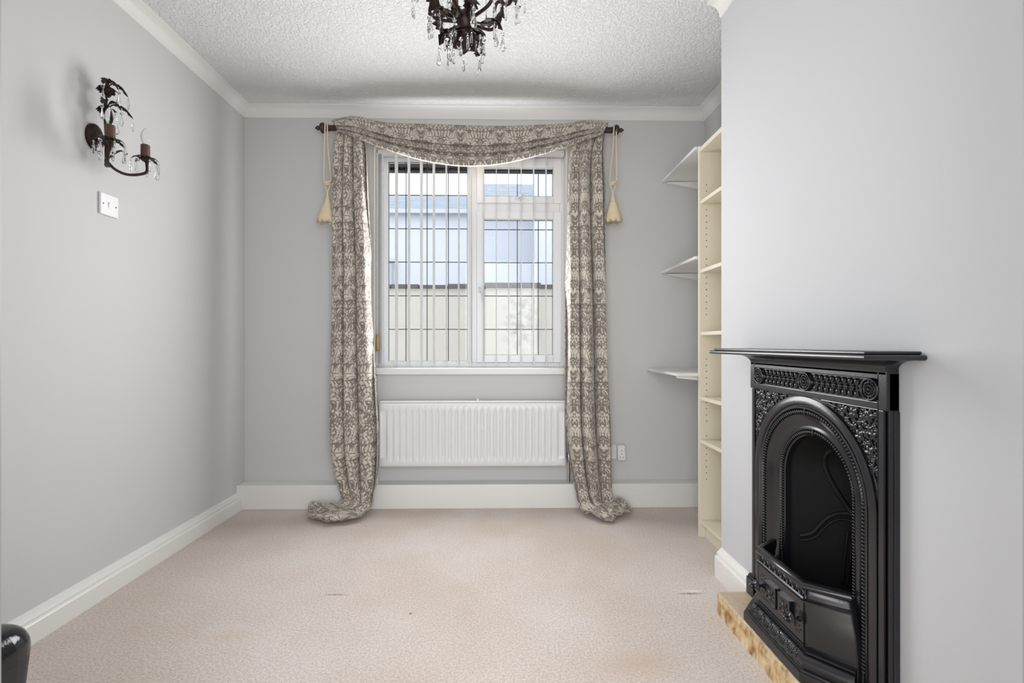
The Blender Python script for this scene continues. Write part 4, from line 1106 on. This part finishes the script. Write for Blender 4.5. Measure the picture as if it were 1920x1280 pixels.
for zc in (0.180, 0.200, 0.220, 0.240, 0.258): m_.lathe([(0.0028, 0), (0.0028, 0.0006)], (0.8485, FYC, zc), 8, 'x')
m_.build('pierced_hole', M_soot, fp)
for vc in (0.088, -0.088):
    MB().lathe([(0.004, 0.002), (0.009, 0.0), (0.009, -0.003), (0.0045, -0.006), (0.0045, -0.016), (0.017, -0.018), (0.018, -0.021), (0.010, -0.025), (0.007, -0.031), (0.0085, -0.036), (0.006, -0.042), (0.001, -0.044)], (0.849, FYC+vc, 0.219), 20, 'x').build('knob', M_iron, fp, smooth=True, angle=50)
# ash-pan cover: roll with fluted motifs on a stepped base
bp = [(XF+0.01, FYC+0.195), (0.868, FYC+0.122), (0.868, FYC-0.122), (XF+0.01, FYC-0.195)]
pr = [(-0.03, 0.150), (0.020, 0.154), (0.024, 0.152), (0.024, 0.148), (0.021, 0.146)]
for k in range(8): a = PI/2*k/7; pr.append((0.020+0.020*math.sin(a), 0.122+0.022*math.cos(a)))
pr += [(0.039, 0.112), (0.045, 0.110), (0.047, 0.106), (0.051, 0.105), (0.052, 0.100), (0.052, ZB0), (-0.03, ZB0)]
m_ = MB().sweep(pr, bp, side=-1); m_.build('ash_cover', M_iron, fp, smooth=True, angle=32)
m_ = MB(); nM = 6
for k in range(nM):
    v = -0.118+0.236*(k+0.5)/nM-0.006
    for dv in (-0.006, 0, 0.006):
        pts = [(0.868-0.020-0.0205*math.sin(PI/2*q/5), FYC+v+0.020+dv, 0.122+0.0225*math.cos(PI/2*q/5)) for q in range(6)]
        m_.tube(pts, 0.0026, 6)
    for dv, dz, r_ in ((0, 0, 0.0055), (-0.007, 0.004, 0.0035), (0.007, -0.003, 0.0035), (-0.004, -0.006, 0.003), (0.005, 0.006, 0.003)):
        m_.ell((0.868-0.036+dz*0.6, FYC+v+dv, 0.133+dz), r_*1.0, r_*1.25, r_*1.25, 8, 5)
m_.build('roll_relief', M_iron, fp, smooth=True)
y = FYC+0.118; m_ = MB()
while y > FYC-0.118: m_.ell((0.846, y, 0.158), 0.0022, 0.0020, 0.0022, 6, 4); y -= 0.0055
m_.build('pearl_edging', M_iron, fp, smooth=True)
# grate bars
m_ = MB()
for k in range(9): m_.tube([(0.862, FYC-0.10+0.025*k, 0.20), (XF+0.12, FYC-0.09+0.0225*k, 0.19)], 0.005, 6)
m_.build('grate_bars', M_soot, fp)

# hearth slab
rows = MB(); rnd = random.Random(5)
g = []
ny = 60; hz_ = 0.0775
for (xx, zz, rough) in ((XB-0.0005, hz_, 0), (0.86, hz_, 0), (0.814, hz_, 0.002), (0.810, hz_-0.004, 0.004), (0.807, 0.055, 0.006), (0.809, 0.035, 0.006), (0.808, 0.018, 0.006), (0.807, 0.0, 0.003), (XB-0.0005, 0.0, 0)):
    g.append([(xx+rnd.uniform(-1, 1)*rough*0.6, 1.03+(1.692-1.03)*k/ny+(rnd.uniform(-1, 1)*0.002 if rough else 0), zz+(rnd.uniform(-1, 1)*0.0015 if 0 < rough < 0.005 else 0)*(1 if zz > 0.01 else 0)) for k in range(ny+1)])
m_ = MB().grid(g)
for e in (0, ny): m_.f.append(tuple(r_*(ny+1)+e for r_ in range(len(g))))
tag(m_.build('hearth_slab', M_stone, smooth=False), 'honey coloured stone hearth slab under the cast iron fireplace', 'hearth')

# ------------------------------------------------------------------ black rounded stool at the left edge
q = P(54, 1195, Y=1.12); X1 = q.x
st = thing('storage_stool', 'black leather stool with rounded glossy lid at the left edge by the skirting', 'stool', (X1-0.2, 1.10, 0))
def rbox(x0, x1, y0, y1, z0, z1, r, tz, name, mat, nose=0.0, taper=0.0):
    rows = []
    prof = [(0, z0)]
    n = 6
    if nose:
        for k in range(n+1): a = PI/2*k/n; prof.append((nose*(1-math.cos(a)), z1-nose+nose*math.sin(a)))
    else: prof.append((0, z1))
    for off, z in prof:
        row = []; tt = taper*(z1-z)
        for (cx_, cy_, a0) in ((x1-r, y1-r, 0), (x0+r, y1-r, PI/2), (x0+r, y0+r, PI), (x1-r, y0+r, 3*PI/2)):
            for k in range(7):
                a = a0+PI/2*k/6; rr = max(0.001, r-off)
                px_ = cx_+rr*math.cos(a); py_ = cy_+rr*math.sin(a)
                row.append((px_+(tt if px_ < (x0+x1)/2 else -tt), py_+(tt if py_ < (y0+y1)/2 else -tt), z))
        row.append(row[0]); rows.append(row)
    m_ = MB().grid(rows); n1 = len(rows[0])
    m_.f.append(tuple((len(rows)-1)*n1+k for k in range(n1-1))); m_.f.append(tuple(range(n1-1))[::-1])
    return m_.build(name, mat, st, smooth=True, angle=60)
zt_ = P(20, 1172, Y=1.12).z
rbox(X1-0.42, X1, 0.84, 1.165, 0, zt_-0.075, 0.07, 0, 'body', M_blackmat, 0.0, 0.07)
rbox(X1-0.422, X1+0.002, 0.838, 1.167, zt_-0.075, zt_, 0.075, 0, 'lid', M_blackgloss, 0.055)

# ------------------------------------------------------------------ outside
YG = 4.6
struct(MB().box(-9, 9, YB+0.28, 16, -0.5, -0.35).build('ground', M_ground))
gw = thing('garden_wall', 'cream rendered garden wall with dark coping seen through the window', 'wall', (0, YG, -0.35))
za = P(800, 541, Y=YG).z; zb2 = P(950, 540, Y=YG-0.03).z
MB().box(-5, 5, YG, YG+0.14, -0.36, za).build('render', M_render, gw)
px0, px1 = P(911.5, 0, Y=YG-0.03).x, P(1012, 0, Y=YG-0.03).x
MB().box(px0, px1, YG-0.03, YG+0.17, -0.36, zb2).build('pier', M_render, gw)
b = MB(); x = -5.0
while x < 5: b.box(x, x+0.27, YG-0.03, YG+0.19, za, za+0.040+0.006*math.sin(x*9)); x += 0.28
b.build('coping', M_coping, gw, bevel=0.006)
b = MB(); x = px0-0.012
while x < px1-0.02: b.box(x, min(x+0.275, px1+0.012), YG-0.06, YG+0.2, zb2, zb2+0.052); x += 0.28
b.build('coping', M_coping, gw, bevel=0.005)
YH = 8.0
nh = thing('neighbour_house', 'white rendered neighbouring house with grey tiled roof beyond the garden wall', 'house', (0, YH, -0.35))
ze = P(800, 397, Y=YH).z
MB().box(-9, 6, YH, YH+5, -0.36, ze).build('wall', M_extwhite, nh)
zr = P(800, 366, Y=YH+2.2).z
MB().prism([(YH-0.10, ze-0.02), (YH-0.10, ze+0.03), (YH+2.2, zr), (YH+5.2, ze-0.06)], -9, 0.35, 'x').build('roof', M_roof, nh)
zr2 = P(950, 345, Y=YH+2.2).z
MB().prism([(YH-0.10, ze-0.02), (YH-0.10, ze+0.03), (YH+2.2, zr2), (YH+5.2, ze-0.06)], -0.35, 6, 'x').build('roof', M_roof, nh)
MB().box(-9, 6, YH-0.16, YH-0.10, ze-0.06, ze+0.01).build('gutter', M_fascia, nh)
ce = P(1012, 0, Y=6.2).x
eh = thing('neighbour_extension', 'pale taller house end rising at the right of the window view', 'house', (ce+1, 6.2, -0.35))
MB().box(ce, ce+3, 6.2, 7.5, -0.36, 5.2).build('wall', M_extwhite, eh)
dp = P(731, 0, Y=YH-0.06).x
tag(MB().tube([(dp, YH-0.07, P(731, 497, Y=YH).z), (dp, YH-0.07, 0)], 0.045, 10).box(dp-0.1, dp+0.1, YH-0.12, YH-0.001, P(731, 492, Y=YH).z, P(731, 489, Y=YH).z+0.02).build('drainpipe', M_fascia, smooth=True, angle=40), 'pale drainpipe on the neighbouring white wall, far left of the window view', 'drainpipe')
zs = P(800, 319.5, Y=3.42).z
struct(MB().box(-3, 3, YB+0.281, 3.42, zs, zs+0.03).box(-3, 3, 3.36, 3.48, zs, zs+0.14).build('trim_6', M_gutter))
